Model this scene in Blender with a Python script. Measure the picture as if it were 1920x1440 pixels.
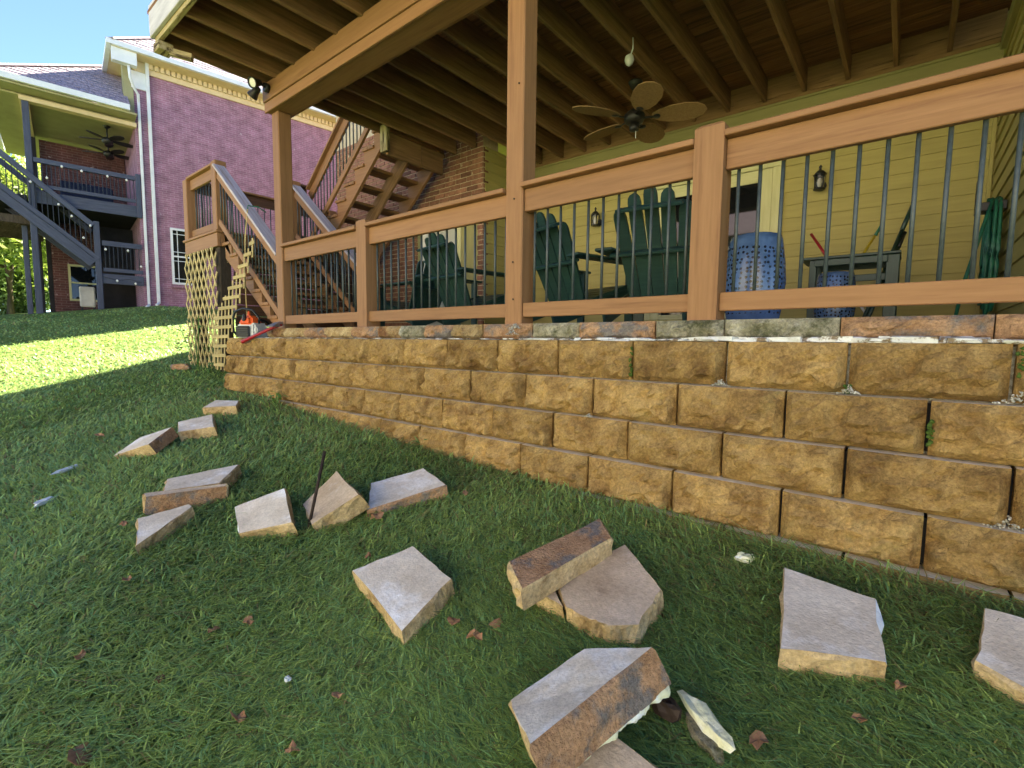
import bpy, bmesh, math, random
import numpy as np
from mathutils import Matrix, Vector
random.seed(7); rng = np.random.default_rng(7)
for o in list(bpy.data.objects): bpy.data.objects.remove(o)
S = bpy.context.scene
COL = S.collection

# ------------------------------------------------------------------ camera
F_PX = 906.88
VP1, VP2 = np.array([-160., 629.]), np.array([1700., 650.])
_a, _b = VP1 - (960, 720), VP2 - (960, 720)
_X = -np.array([_a[0], -_a[1], -F_PX]); _X /= np.linalg.norm(_X)
_Y = np.array([_b[0], -_b[1], -F_PX]); _Y /= np.linalg.norm(_Y)
_Z = np.cross(_X, _Y); _Z /= np.linalg.norm(_Z); _Y = np.cross(_Z, _X)
RC = np.array([_X, _Y, _Z])                 # camera -> world
cam = bpy.data.cameras.new('camera'); camo = bpy.data.objects.new('camera', cam)
COL.objects.link(camo); S.camera = camo
camo.matrix_world = Matrix([list(RC[i]) + [0] for i in range(3)] + [[0, 0, 0, 1]])
cam.sensor_width = 36; cam.sensor_fit = 'HORIZONTAL'; cam.lens = F_PX / 1920 * 36
cam.clip_start = .05; cam.clip_end = 800
S.render.resolution_x, S.render.resolution_y = 1024, 768

# ------------------------------------------------------------------ world, sun, exposure
SUN_EL = math.radians(39)
SUN_DIR = Vector((-.335, .95, 0)).normalized() * math.cos(SUN_EL) + Vector((0, 0, math.sin(SUN_EL)))
W_ = bpy.data.worlds.new('World'); S.world = W_; W_.use_nodes = True
nt = W_.node_tree; nt.nodes.clear()
sky = nt.nodes.new('ShaderNodeTexSky'); sky.sky_type = 'NISHITA'; sky.sun_disc = False
sky.sun_elevation = SUN_EL; sky.sun_rotation = math.atan2(SUN_DIR.x, SUN_DIR.y)
sky.air_density = .5; sky.dust_density = 0; sky.ozone_density = 2.6
bg = nt.nodes.new('ShaderNodeBackground'); bg.inputs[1].default_value = .05
ow = nt.nodes.new('ShaderNodeOutputWorld')
nt.links.new(sky.outputs[0], bg.inputs[0]); nt.links.new(bg.outputs[0], ow.inputs[0])
sl = bpy.data.lights.new('sun', 'SUN'); sl.energy = 5.0; sl.angle = math.radians(.5); sl.color = (1, .90, .72)
so = bpy.data.objects.new('sun', sl); COL.objects.link(so)
so.rotation_euler = SUN_DIR.to_track_quat('Z', 'Y').to_euler()
vs = S.view_settings; vs.view_transform = 'Standard'; vs.look = 'None'; vs.gamma = 1; vs.use_curve_mapping = False
vs.exposure = 3.45

# ------------------------------------------------------------------ picture helpers (a pixel gives a direction only)
def ray(x, y): return RC @ np.array([x - 960, -(y - 720), -F_PX])
def onY(x, y, Y): r = ray(x, y); return r * (Y / r[1])
def onZ(x, y, Z): r = ray(x, y); return r * (Z / r[2])
BX = [-80, -40, -24, -17.5, -15.4, -12.5, -10, -8, -6.3, -4.7, -3.6, -2.2, -1.2, 6, 40]
BZ = [.6, .75, .78, .62, .42, .03, -.24, -.46, -.58, -.62, -.70, -.77, -.83, -.9, -1.4]
def zt(X, Y):
    X = np.asarray(X, float); Y = np.asarray(Y, float)
    g = np.interp(X, [-30, -16, -9, -5, 0], [.12, .15, .2, .2, .19])
    d = np.where(Y > 2.2, np.minimum(Y, 4.6) - 2.2, np.maximum(Y, -4) - 2.2)
    return np.interp(X, BX, BZ) + g * d + .02 * np.sin(X * 1.7 + Y * 1.1) * np.clip((2.3 - Y) / 1.5, 0, 1)
def ground_hit(x, y, h=0.0):
    r = ray(x, y); r = r / np.linalg.norm(r); t = .3
    while t < 70:
        p = r * t
        if p[2] < zt(p[0], p[1]) + h: return p
        t += .004 + t * .001
    return p

# ------------------------------------------------------------------ materials
def lin(r, g, b):
    f = lambda c: (c / 255 / 12.92) if c / 255 <= .04045 else ((c / 255 + .055) / 1.055) ** 2.4
    return (f(r), f(g), f(b))
def pmat(name, c1, c2, scale=6., stretch=(1, 1, 1), rough=.8, spec=.25, bump=.25, bscale=60., bdist=.004, rnd=.12,
         patch=None, pscale=2., plo=.5, phi=.62, patch2=None, p2scale=3., p2lo=.55, p2hi=.65, metallic=0., detail=6.,
         rockbump=0., rscale=14., speck=0., sscale=120.):
    m = bpy.data.materials.new(name); m.use_nodes = True
    n = m.node_tree.nodes; l = m.node_tree.links; b = n['Principled BSDF']
    tc = n.new('ShaderNodeTexCoord'); oi = n.new('ShaderNodeObjectInfo')
    mul = n.new('ShaderNodeMath'); mul.operation = 'MULTIPLY'; mul.inputs[1].default_value = 71.3
    l.new(oi.outputs['Random'], mul.inputs[0])
    add = n.new('ShaderNodeVectorMath'); add.operation = 'ADD'
    l.new(tc.outputs['Object'], add.inputs[0]); l.new(mul.outputs[0], add.inputs[1])
    mp = n.new('ShaderNodeMapping'); mp.inputs['Scale'].default_value = stretch; l.new(add.outputs[0], mp.inputs[0])
    nz = n.new('ShaderNodeTexNoise'); nz.inputs['Scale'].default_value = scale; nz.inputs['Detail'].default_value = detail
    nz.inputs['Roughness'].default_value = .62; l.new(mp.outputs[0], nz.inputs[0])
    cr = n.new('ShaderNodeValToRGB'); cr.color_ramp.elements[0].position = .32; cr.color_ramp.elements[1].position = .68
    cr.color_ramp.elements[0].color = (*c1, 1); cr.color_ramp.elements[1].color = (*c2, 1)
    l.new(nz.outputs[0], cr.inputs[0]); col = cr.outputs[0]
    for pc, ps, lo, hi, st in ((patch, pscale, plo, phi, stretch), (patch2, p2scale, p2lo, p2hi, (1, 1, 1))):
        if pc is None: continue
        m2 = n.new('ShaderNodeMapping'); m2.inputs['Scale'].default_value = st; m2.inputs['Location'].default_value = (ps * 3.3, 1.7, 4.1)
        l.new(add.outputs[0], m2.inputs[0])
        pn = n.new('ShaderNodeTexNoise'); pn.inputs['Scale'].default_value = ps; pn.inputs['Detail'].default_value = 8
        pn.inputs['Roughness'].default_value = .68; l.new(m2.outputs[0], pn.inputs[0])
        mr = n.new('ShaderNodeMapRange'); mr.inputs[1].default_value = lo; mr.inputs[2].default_value = hi
        l.new(pn.outputs[0], mr.inputs[0])
        mx = n.new('ShaderNodeMix'); mx.data_type = 'RGBA'; mx.inputs[7].default_value = (*pc, 1)
        l.new(mr.outputs[0], mx.inputs[0]); l.new(col, mx.inputs[6]); col = mx.outputs[2]
    if speck > 0:
        sn = n.new('ShaderNodeTexNoise'); sn.inputs['Scale'].default_value = sscale; sn.inputs['Detail'].default_value = 4; sn.inputs['Roughness'].default_value = .75
        l.new(add.outputs[0], sn.inputs[0])
        sr = n.new('ShaderNodeMapRange'); sr.inputs[1].default_value = .34; sr.inputs[2].default_value = .66; sr.inputs[3].default_value = 1 - speck; sr.inputs[4].default_value = 1 + speck
        l.new(sn.outputs[0], sr.inputs[0]); h0 = n.new('ShaderNodeHueSaturation'); l.new(col, h0.inputs['Color']); l.new(sr.outputs[0], h0.inputs['Value']); col = h0.outputs[0]
    hs = n.new('ShaderNodeHueSaturation'); l.new(col, hs.inputs['Color'])
    mv = n.new('ShaderNodeMapRange'); mv.inputs[3].default_value = 1 - rnd; mv.inputs[4].default_value = 1 + rnd
    l.new(oi.outputs['Random'], mv.inputs[0]); l.new(mv.outputs[0], hs.inputs['Value'])
    l.new(hs.outputs[0], b.inputs['Base Color'])
    b.inputs['Roughness'].default_value = rough; b.inputs['Specular IOR Level'].default_value = spec; b.inputs['Metallic'].default_value = metallic
    if bump > 0:
        bn = n.new('ShaderNodeTexNoise'); bn.inputs['Scale'].default_value = bscale; bn.inputs['Detail'].default_value = 5
        m3 = n.new('ShaderNodeMapping'); m3.inputs['Scale'].default_value = stretch; l.new(add.outputs[0], m3.inputs[0]); l.new(m3.outputs[0], bn.inputs[0])
        bp = n.new('ShaderNodeBump'); bp.inputs['Strength'].default_value = bump; bp.inputs['Distance'].default_value = bdist
        l.new(bn.outputs[0], bp.inputs['Height']); last = bp
        if rockbump > 0:
            rn = n.new('ShaderNodeTexNoise'); rn.inputs['Scale'].default_value = rscale; rn.inputs['Detail'].default_value = 7; rn.inputs['Roughness'].default_value = .7
            l.new(add.outputs[0], rn.inputs[0])
            b2 = n.new('ShaderNodeBump'); b2.inputs['Strength'].default_value = rockbump; b2.inputs['Distance'].default_value = .02
            l.new(rn.outputs[0], b2.inputs['Height']); l.new(bp.outputs[0], b2.inputs['Normal']); last = b2
        l.new(last.outputs[0], b.inputs['Normal'])
    return m
def plain(name, c, rough=.5, spec=.4, metallic=0., rnd=.03, bump=0):
    return pmat(name, tuple(x * .92 for x in c), c, scale=9, rough=rough, spec=spec, metallic=metallic, rnd=rnd, bump=bump, bscale=30)

M = {}
GR = (1.2, 22, 22)                       # grain runs along local X
M['wood'] = pmat('stained_wood', (.245, .121, .049), (.31, .158, .068), scale=2.2, stretch=GR, rough=.62, bump=.15, bscale=6, rnd=.08, patch=(.205, .095, .040), pscale=.9, plo=.56, phi=.7)
M['wood_old'] = pmat('old_joist_wood', (.185, .100, .045), (.31, .175, .085), scale=2.0, stretch=GR, rough=.85, bump=.3, bscale=5, rnd=.18, patch=(.12, .07, .032), pscale=.8, plo=.5, phi=.7)
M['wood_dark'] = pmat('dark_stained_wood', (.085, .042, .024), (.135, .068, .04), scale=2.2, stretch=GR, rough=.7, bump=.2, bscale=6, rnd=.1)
M['wood_sheen'] = pmat('sky_sheen_rail_wood', (.36, .31, .32), (.52, .46, .48), scale=2.2, stretch=GR, rough=.75, bump=.3, bscale=6, rnd=.08, patch=(.27, .2, .17), pscale=1.1, plo=.52, phi=.7)  # lavender-grey puts the sky's reflection on the rail tops into the colour
M['decking'] = pmat('deck_board_wood', (.18, .085, .036), (.31, .155, .068), scale=2, stretch=GR, rough=.85, bump=.3, bscale=5, rnd=.2, patch=(.10, .055, .025), pscale=.7, plo=.5, phi=.65)
M['lattice'] = pmat('lattice_wood', (.36, .27, .11), (.52, .41, .19), scale=3, stretch=GR, rough=.8, rnd=.12, bump=.15, bscale=8)
M['fascia'] = pmat('painted_fascia', (.42, .40, .42), (.60, .57, .58), scale=3, stretch=(1, 6, 6), rough=.7, rnd=.03, patch=(.30, .20, .09), pscale=1.6, plo=.58, phi=.7)
M['rotten'] = pmat('rotting_wood', (.26, .19, .08), (.46, .38, .22), scale=4, stretch=(1, 9, 9), rough=.9, bump=.5, bscale=9, patch=(.06, .04, .02), pscale=2.2, plo=.52, phi=.6)
M['metal_bal'] = pmat('baluster_metal', (.030, .040, .040), (.052, .066, .066), scale=40, rough=.45, spec=.5, bump=.1, bscale=200)
M['black'] = plain('black_metal', (.012, .013, .014), rough=.4)
M['siding'] = pmat('yellow_siding', (.37, .315, .105), (.435, .37, .125), scale=2.2, stretch=(1, 14, 14), rough=.65, rnd=.04, bump=.1, bscale=8)
M['trim'] = pmat('cream_trim', (.52, .50, .24), (.62, .60, .32), scale=3, stretch=(1, 8, 8), rough=.5, rnd=.03, bump=.05)
M['olive'] = pmat('olive_trim', (.27, .245, .095), (.32, .29, .115), scale=3, stretch=(1, 8, 8), rough=.6, rnd=.04, bump=.05)
M['white'] = pmat('white_paint', (.66, .68, .66), (.78, .79, .77), scale=4, rough=.45, rnd=.03, bump=.03)
M['nb_trim'] = pmat('peach_trim', (.60, .47, .26), (.70, .56, .33), scale=4, rough=.6, rnd=.03, bump=.03)
M['brick'] = pmat('red_brick', (.15, .065, .040), (.27, .13, .08), scale=16, rough=.9, rnd=.32, bump=.4, bscale=70, patch=(.40, .30, .20), pscale=7, plo=.60, phi=.68)
M['mortar'] = pmat('mortar', (.44, .34, .22), (.56, .45, .31), scale=20, rough=.95, bump=.4)
# split-face concrete: tan, dirt streaks and moss
BLK = dict(scale=9, rough=.95, spec=.08, bump=.9, bscale=120, bdist=.010, rockbump=.85, rscale=34, speck=.30, sscale=80)
M['block'] = pmat('splitface_block', (.315, .188, .066), (.505, .335, .132), rnd=.14, patch=(.18, .098, .036), pscale=5, plo=.47, phi=.68, patch2=(.24, .20, .08), p2scale=2.4, p2lo=.60, p2hi=.76, **BLK)
M['cap_tan'] = pmat('cap_rock_tan', (.30, .19, .075), (.50, .38, .2), rnd=.12, patch=(.19, .095, .045), pscale=3, plo=.48, phi=.62, **BLK)
M['cap_red'] = pmat('cap_rock_rust', (.33, .18, .09), (.52, .32, .18), rnd=.14, patch=(.22, .19, .165), pscale=4.5, plo=.50, phi=.58, **BLK)
M['cap_grey'] = pmat('cap_rock_lichen', (.24, .215, .13), (.50, .46, .34), rnd=.12, patch=(.10, .10, .05), pscale=6, plo=.50, phi=.62, **BLK)
M['blocktop'] = pmat('block_top', (.62, .53, .39), (.80, .72, .58), scale=20, rough=.95, bump=.4, bscale=90, rnd=.06)
M['dusty'] = pmat('dusty_concrete', (.54, .455, .355), (.74, .655, .54), scale=5, rough=.95, spec=.08, bump=.6, bscale=120, rnd=.08, speck=.14, sscale=60, patch=(.84, .81, .78), pscale=4.0, plo=.49, phi=.66, patch2=(.28, .19, .13), p2scale=5, p2lo=.66, p2hi=.80)
M['dusty_warm'] = pmat('dusty_concrete_warm', (.44, .33, .225), (.62, .49, .36), scale=5, rough=.95, spec=.08, bump=.6, bscale=120, rnd=.08, speck=.16, sscale=60, patch=(.68, .62, .56), pscale=3.4, plo=.58, phi=.72, patch2=(.20, .13, .085), p2scale=4, p2lo=.62, p2hi=.78)
M['dusty_side'] = pmat('dusty_block_side', (.36, .25, .115), (.56, .42, .23), scale=8, speck=.28, sscale=70, rough=.95, spec=.1, bump=.8, bscale=60, bdist=.01, rnd=.1, patch=(.16, .085, .03), pscale=5, plo=.52, phi=.68)
M['adhesive'] = pmat('old_adhesive', (.55, .54, .50), (.82, .82, .80), scale=14, rough=.8, bump=.8, bscale=50, bdist=.01, patch=(.22, .16, .10), pscale=14, plo=.52, phi=.58)
M['foam'] = pmat('foam', (.70, .70, .42), (.84, .84, .62), scale=24, rough=.9, bump=.8, bscale=60, bdist=.008, patch=(.86, .90, .88), pscale=10, plo=.5, phi=.6)
M['white_edge'] = pmat('white_dust_edge', (.60, .63, .66), (.80, .83, .85), scale=24, rough=.95, bump=.6, bscale=90)
M['gravel'] = pmat('gravel_fill', (.25, .23, .19), (.62, .60, .54), scale=60, rough=.95, bump=1, bscale=90, bdist=.012, detail=2)
M['moss'] = pmat('moss', (.035, .07, .012), (.10, .16, .03), scale=40, rough=1, bump=.8, bscale=90)
M['patio'] = pmat('patio_concrete', (.34, .32, .28), (.42, .40, .35), scale=5, rough=.85)
M['green_paint'] = pmat('green_paint', (.012, .040, .032), (.022, .060, .046), scale=6, stretch=(1, 10, 10), rough=.42, spec=.45, rnd=.12, bump=.08)
M['fan_wicker'] = pmat('wicker_blade', (.26, .15, .065), (.36, .22, .10), scale=60, rough=.8, bump=.5, bscale=120)
M['bronze'] = plain('dark_bronze', (.02, .017, .014), rough=.45)
M['hose'] = pmat('green_hose', (.012, .10, .058), (.025, .17, .095), scale=20, rough=.45, spec=.4)
M['yellow'] = plain('yellow_handle', (.66, .50, .03), rough=.4)
M['red'] = plain('red_handle', (.34, .012, .02), rough=.4)
M['orange'] = plain('orange_plastic', (.78, .12, .02), rough=.35)
M['grey_plastic'] = plain('pale_grey_plastic', (.55, .55, .50), rough=.4)
M['steel'] = pmat('bare_steel', (.25, .24, .23), (.40, .39, .37), scale=30, rough=.4, metallic=.8)
M['rust'] = pmat('rusty_iron', (.025, .016, .012), (.06, .04, .03), scale=40, rough=.7, metallic=.3)
M['nb_blue'] = pmat('slate_blue_paint', (.050, .057, .085), (.078, .088, .125), scale=3, stretch=(1, 9, 9), rough=.6, rnd=.06, bump=.06)
M['nb_dark'] = pmat('dark_recess', (.015, .014, .016), (.03, .028, .03), scale=3, rough=.9)  # near-black that paints recess shade, also used on plain dark parts
M['nb_soffit'] = pmat('olive_soffit', (.30, .28, .14), (.36, .34, .175), scale=3, rough=.7, rnd=.03, bump=0)
M['nb_shingle'] = pmat('shingle', (.20, .165, .19), (.36, .31, .345), scale=7, stretch=(3.2, 1, 1), rough=.9, rnd=.12, bump=.3, bscale=60, detail=1)
M['leafdry'] = pmat('dry_leaf', (.22, .10, .045), (.42, .23, .12), scale=30, rough=.8, rnd=.3)
M['plaid'] = pmat('plaid_cushion', (.40, .36, .30), (.56, .52, .44), scale=4, rough=.9)
M['bark'] = pmat('bark', (.05, .038, .028), (.11, .085, .06), scale=4, stretch=(4, 4, .6), rough=.95, bump=.6, bscale=10, bdist=.03)
M['bulb'] = plain('lamp_bulb_glass', (.8, .78, .7), rough=.2)
M['navy'] = plain('navy_cushion', (.015, .022, .05), rough=.9)
M['soilfill'] = pmat('dark_post', (.03, .022, .016), (.06, .045, .03), scale=4, rough=.95, stretch=(3, 20, 20))
def glassmat(name, c, rough=.03, tr=0.):
    m = bpy.data.materials.new(name); m.use_nodes = True; b = m.node_tree.nodes['Principled BSDF']
    b.inputs['Base Color'].default_value = (*c, 1); b.inputs['Roughness'].default_value = rough
    b.inputs['Specular IOR Level'].default_value = .4; b.inputs['Transmission Weight'].default_value = tr
    return m
M['pane'] = glassmat('dark_window_glass', (.008, .009, .010)); M['pane_clear'] = glassmat('clear_glass', (.9, .9, .9), .02, .95)
def stoolmat():
    m = pmat('blue_glaze', (.05, .095, .21), (.085, .15, .30), scale=10, rough=.22, spec=.6, rnd=.05, bump=.05)
    n = m.node_tree.nodes; l = m.node_tree.links; b = n['Principled BSDF']
    tc = n.new('ShaderNodeTexCoord'); sp = n.new('ShaderNodeSeparateXYZ'); l.new(tc.outputs['Object'], sp.inputs[0])
    at = n.new('ShaderNodeMath'); at.operation = 'ARCTAN2'; l.new(sp.outputs[1], at.inputs[0]); l.new(sp.outputs[0], at.inputs[1])
    mm = n.new('ShaderNodeMath'); mm.operation = 'MULTIPLY'; mm.inputs[1].default_value = .16; l.new(at.outputs[0], mm.inputs[0])
    cb = n.new('ShaderNodeCombineXYZ'); l.new(mm.outputs[0], cb.inputs[0]); l.new(sp.outputs[2], cb.inputs[1])
    vo = n.new('ShaderNodeTexVoronoi'); vo.voronoi_dimensions = '2D'; vo.inputs['Scale'].default_value = 34; vo.inputs['Randomness'].default_value = .55
    l.new(cb.outputs[0], vo.inputs['Vector'])
    lt = n.new('ShaderNodeMath'); lt.operation = 'LESS_THAN'; lt.inputs[1].default_value = .27; l.new(vo.outputs['Distance'], lt.inputs[0])
    ab = n.new('ShaderNodeMath'); ab.operation = 'ABSOLUTE'; l.new(sp.outputs[2], ab.inputs[0])
    l2 = n.new('ShaderNodeMath'); l2.operation = 'LESS_THAN'; l2.inputs[1].default_value = .20; l.new(ab.outputs[0], l2.inputs[0])
    m4 = n.new('ShaderNodeMath'); m4.operation = 'MULTIPLY'; l.new(lt.outputs[0], m4.inputs[0]); l.new(l2.outputs[0], m4.inputs[1])
    src = b.inputs['Base Color'].links[0].from_socket
    mx = n.new('ShaderNodeMix'); mx.data_type = 'RGBA'; mx.inputs[7].default_value = (.004, .007, .016, 1)
    l.new(m4.outputs[0], mx.inputs[0]); l.new(src, mx.inputs[6]); l.new(mx.outputs[2], b.inputs['Base Color'])
    return m
M['stool'] = stoolmat()
def brickmat(name, c1, c2, mort, w, h, swap=True, rough=.9, bias=0.):
    m = bpy.data.materials.new(name); m.use_nodes = True; n = m.node_tree.nodes; l = m.node_tree.links; b = n['Principled BSDF']
    tc = n.new('ShaderNodeTexCoord'); sp = n.new('ShaderNodeSeparateXYZ'); l.new(tc.outputs['Object'], sp.inputs[0])
    cb = n.new('ShaderNodeCombineXYZ'); l.new(sp.outputs[0], cb.inputs[0]); l.new(sp.outputs[2], cb.inputs[1])
    bt = n.new('ShaderNodeTexBrick'); bt.inputs['Scale'].default_value = 1; bt.inputs['Brick Width'].default_value = w; bt.inputs['Row Height'].default_value = h
    bt.inputs['Mortar Size'].default_value = .008; bt.inputs['Bias'].default_value = bias
    bt.inputs['Color1'].default_value = (*c1, 1); bt.inputs['Color2'].default_value = (*c2, 1); bt.inputs['Mortar'].default_value = (*mort, 1)
    l.new(cb.outputs[0], bt.inputs['Vector'])
    nz = n.new('ShaderNodeTexNoise'); nz.inputs['Scale'].default_value = 3.5; nz.inputs['Detail'].default_value = 8; l.new(tc.outputs['Object'], nz.inputs[0])
    mr = n.new('ShaderNodeMapRange'); mr.inputs[1].default_value = .3; mr.inputs[2].default_value = .7; mr.inputs[3].default_value = .72; mr.inputs[4].default_value = 1.3
    l.new(nz.outputs[0], mr.inputs[0])
    hs = n.new('ShaderNodeHueSaturation'); l.new(bt.outputs[0], hs.inputs['Color']); l.new(mr.outputs[0], hs.inputs['Value'])
    n2 = n.new('ShaderNodeTexNoise'); n2.inputs['Scale'].default_value = 9; n2.inputs['Detail'].default_value = 4; l.new(tc.outputs['Object'], n2.inputs[0])
    m2 = n.new('ShaderNodeMapRange'); m2.inputs[1].default_value = .66; m2.inputs[2].default_value = .72; m2.inputs[4].default_value = .5; l.new(n2.outputs[0], m2.inputs[0])
    mx = n.new('ShaderNodeMix'); mx.data_type = 'RGBA'; mx.inputs[7].default_value = (.55, .46, .47, 1); l.new(m2.outputs[0], mx.inputs[0]); l.new(hs.outputs[0], mx.inputs[6])
    l.new(mx.outputs[2], b.inputs['Base Color'])
    bp = n.new('ShaderNodeBump'); bp.inputs['Strength'].default_value = .6; bp.inputs['Distance'].default_value = .008; bp.invert = True
    l.new(bt.outputs['Fac'], bp.inputs['Height']); l.new(bp.outputs[0], b.inputs['Normal']); b.inputs['Roughness'].default_value = rough
    return m
M['nb_brick'] = brickmat('plum_brick', (.255, .115, .165), (.31, .145, .205), (.36, .23, .28), .19, .062)
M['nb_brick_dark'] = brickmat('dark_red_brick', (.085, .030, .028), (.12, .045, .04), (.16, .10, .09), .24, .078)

# ------------------------------------------------------------------ object helpers
WM = {}
def link(o, parent=None, world=None):
    COL.objects.link(o)
    w = world if world is not None else Matrix.Identity(4)
    WM[o.name] = w
    if parent is not None:
        o.parent = parent; o.matrix_basis = WM[parent.name].inverted() @ w
    else:
        o.matrix_basis = w
    return o
def tag(o, label, cat, group=None):
    o['label'] = label; o['category'] = cat
    if group: o['group'] = group
    return o
def struct(o): o['kind'] = 'structure'; return o
def root(name, loc, label, cat, group=None, rotz=0.):
    o = bpy.data.objects.new(name, None); o.empty_display_size = .1
    link(o, None, Matrix.Translation(loc) @ Matrix.Rotation(rotz, 4, 'Z'))
    return tag(o, label, cat, group)
def mesh(name, v, f, mat, parent=None, world=None, smooth=False, mats=None, midx=None):
    me = bpy.data.meshes.new(name); me.from_pydata([tuple(map(float, p)) for p in v], [], [tuple(map(int, q)) for q in f])
    for m in (mats or [mat]): me.materials.append(m)
    if midx is not None: me.polygons.foreach_set('material_index', midx)
    if smooth: me.polygons.foreach_set('use_smooth', [True] * len(me.polygons))
    me.update()
    return link(bpy.data.objects.new(name, me), parent, world)
CACHE = {}
def boxmesh(dx, dy, dz, mat, bev):
    key = (round(dx, 4), round(dy, 4), round(dz, 4), mat.name, bev)
    if key in CACHE: return CACHE[key]
    bm = bmesh.new(); bmesh.ops.create_cube(bm, size=1)
    bmesh.ops.scale(bm, vec=(dx, dy, dz), verts=bm.verts)
    if bev > 0: bmesh.ops.bevel(bm, geom=bm.edges[:], offset=min(bev, dx * .3, dy * .3, dz * .3), segments=1, affect='EDGES')
    me = bpy.data.meshes.new('box'); bm.to_mesh(me); bm.free(); me.materials.append(mat); CACHE[key] = me
    return me
def box(name, x0, x1, y0, y1, z0, z1, mat, parent=None, bev=.004, frame=None):
    w = Matrix.Translation(((x0 + x1) / 2, (y0 + y1) / 2, (z0 + z1) / 2))
    if frame is not None: w = frame @ w
    dx, dy, dz = abs(x1 - x0), abs(y1 - y0), abs(z1 - z0)
    if dy > dx and dy >= dz: w = w @ Matrix.Rotation(math.pi / 2, 4, 'Z'); dx, dy = dy, dx     # grain along the long side
    elif dz > dx and dz > dy: w = w @ Matrix.Rotation(math.pi / 2, 4, 'Y'); dx, dz = dz, dx
    return link(bpy.data.objects.new(name, boxmesh(dx, dy, dz, mat, bev)), parent, w)
def orient(p0, p1, up=(0, 0, 1)):
    p0, p1 = Vector(p0), Vector(p1); x = (p1 - p0).normalized(); up = Vector(up)
    y = up.cross(x)
    if y.length < 1e-4: y = Vector((0, 1, 0)).cross(x)
    y.normalize(); z = x.cross(y)
    m = Matrix((x, y, z)).transposed().to_4x4(); m.translation = (p0 + p1) / 2
    return m, (p1 - p0).length
def beam(name, p0, p1, w, h, mat, parent=None, bev=.004, up=(0, 0, 1), frame=None):
    m, L = orient(p0, p1, up)
    if frame is not None: m = frame @ m
    return link(bpy.data.objects.new(name, boxmesh(L, w, h, mat, bev)), parent, m)
def rod(name, p0, p1, r, mat, parent=None, n=8, r2=None, frame=None):
    m, L = orient(p0, p1); r2 = r if r2 is None else r2
    if frame is not None: m = frame @ m
    key = ('rod', round(L, 3), round(r, 4), round(r2, 4), mat.name, n)
    if key not in CACHE:
        v = []; 
        for s, rr in ((-L / 2, r), (L / 2, r2)):
            v += [(s, rr * math.cos(2 * math.pi * k / n), rr * math.sin(2 * math.pi * k / n)) for k in range(n)]
        f = [(k, (k + 1) % n, n + (k + 1) % n, n + k) for k in range(n)] + [tuple(range(n))[::-1], tuple(range(n, 2 * n))]
        me = bpy.data.meshes.new('rod'); me.from_pydata(v, [], f); me.materials.append(mat)
        me.polygons.foreach_set('use_smooth', [True] * n + [False] * 2); CACHE[key] = me
    return link(bpy.data.objects.new(name, CACHE[key]), parent, m)
def tube(name, pts, r, mat, parent=None, n=7, world=None, radii=None):
    v, f = [], []; P = [Vector(p) for p in pts]
    for i, p in enumerate(P):
        t = (P[min(i + 1, len(P) - 1)] - P[max(i - 1, 0)]).normalized()
        a = t.cross(Vector((0, 0, 1))); a = a if a.length > .05 else t.cross(Vector((0, 1, 0))); a.normalize(); b = t.cross(a)
        rr = radii[i] if radii else r
        v += [p + rr * (math.cos(2 * math.pi * k / n) * a + math.sin(2 * math.pi * k / n) * b) for k in range(n)]
    for i in range(len(P) - 1):
        f += [(i * n + k, i * n + (k + 1) % n, (i + 1) * n + (k + 1) % n, (i + 1) * n + k) for k in range(n)]
    f += [tuple(range(n))[::-1], tuple(range((len(P) - 1) * n, len(P) * n))]
    return mesh(name, v, f, mat, parent, world, smooth=True)
def lathe(name, prof, mat, parent=None, world=None, n=28, cap=True):
    v, f = [], []
    for r, z in prof: v += [(r * math.cos(2 * math.pi * k / n), r * math.sin(2 * math.pi * k / n), z) for k in range(n)]
    for i in range(len(prof) - 1): f += [(i * n + k, i * n + (k + 1) % n, (i + 1) * n + (k + 1) % n, (i + 1) * n + k) for k in range(n)]
    if cap: f += [tuple(range(n))[::-1], tuple(range((len(prof) - 1) * n, len(prof) * n))]
    return mesh(name, v, f, mat, parent, world, smooth=True)
T = Matrix.Translation
def Rz(a): return Matrix.Rotation(a, 4, 'Z')
def join(name, bms_fn, mat, parent=None, world=None):
    bm = bmesh.new(); bms_fn(bm); me = bpy.data.meshes.new(name); bm.to_mesh(me); bm.free(); me.materials.append(mat)
    return link(bpy.data.objects.new(name, me), parent, world)
# ================================================================== THE SETTING
def lawn():
    xs = np.concatenate([np.linspace(-80, -26, 22), np.linspace(-25, -9, 65), np.linspace(-8.9, 2, 130), np.linspace(2.3, 40, 20)])
    ys = np.concatenate([np.linspace(-45, -5, 16), np.linspace(-4.5, 6, 126), np.linspace(6.5, 70, 24)])
    X, Y = np.meshgrid(xs, ys); Z = zt(X, Y)
    Z = np.where((X > -6.1) & (Y > 2.35), np.minimum(Z, -.62) - .3, Z)
    v = np.stack([X.ravel(), Y.ravel(), Z.ravel()], 1); nx, ny = len(xs), len(ys)
    i = np.arange((nx - 1) * (ny - 1)); r, c = i // (nx - 1), i % (nx - 1); a = r * nx + c
    f = np.stack([a, a + 1, a + nx + 1, a + nx], 1)
    m = pmat('turf_ground', (.10, .155, .042), (.19, .27, .075), scale=22, rough=1, spec=.05, bump=1, bscale=60, bdist=.03, rnd=0, patch=(.06, .05, .025), pscale=3, plo=.58, phi=.75)
    o = mesh('lawn', v, f, m, smooth=True); return struct(o)
lawn()

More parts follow.
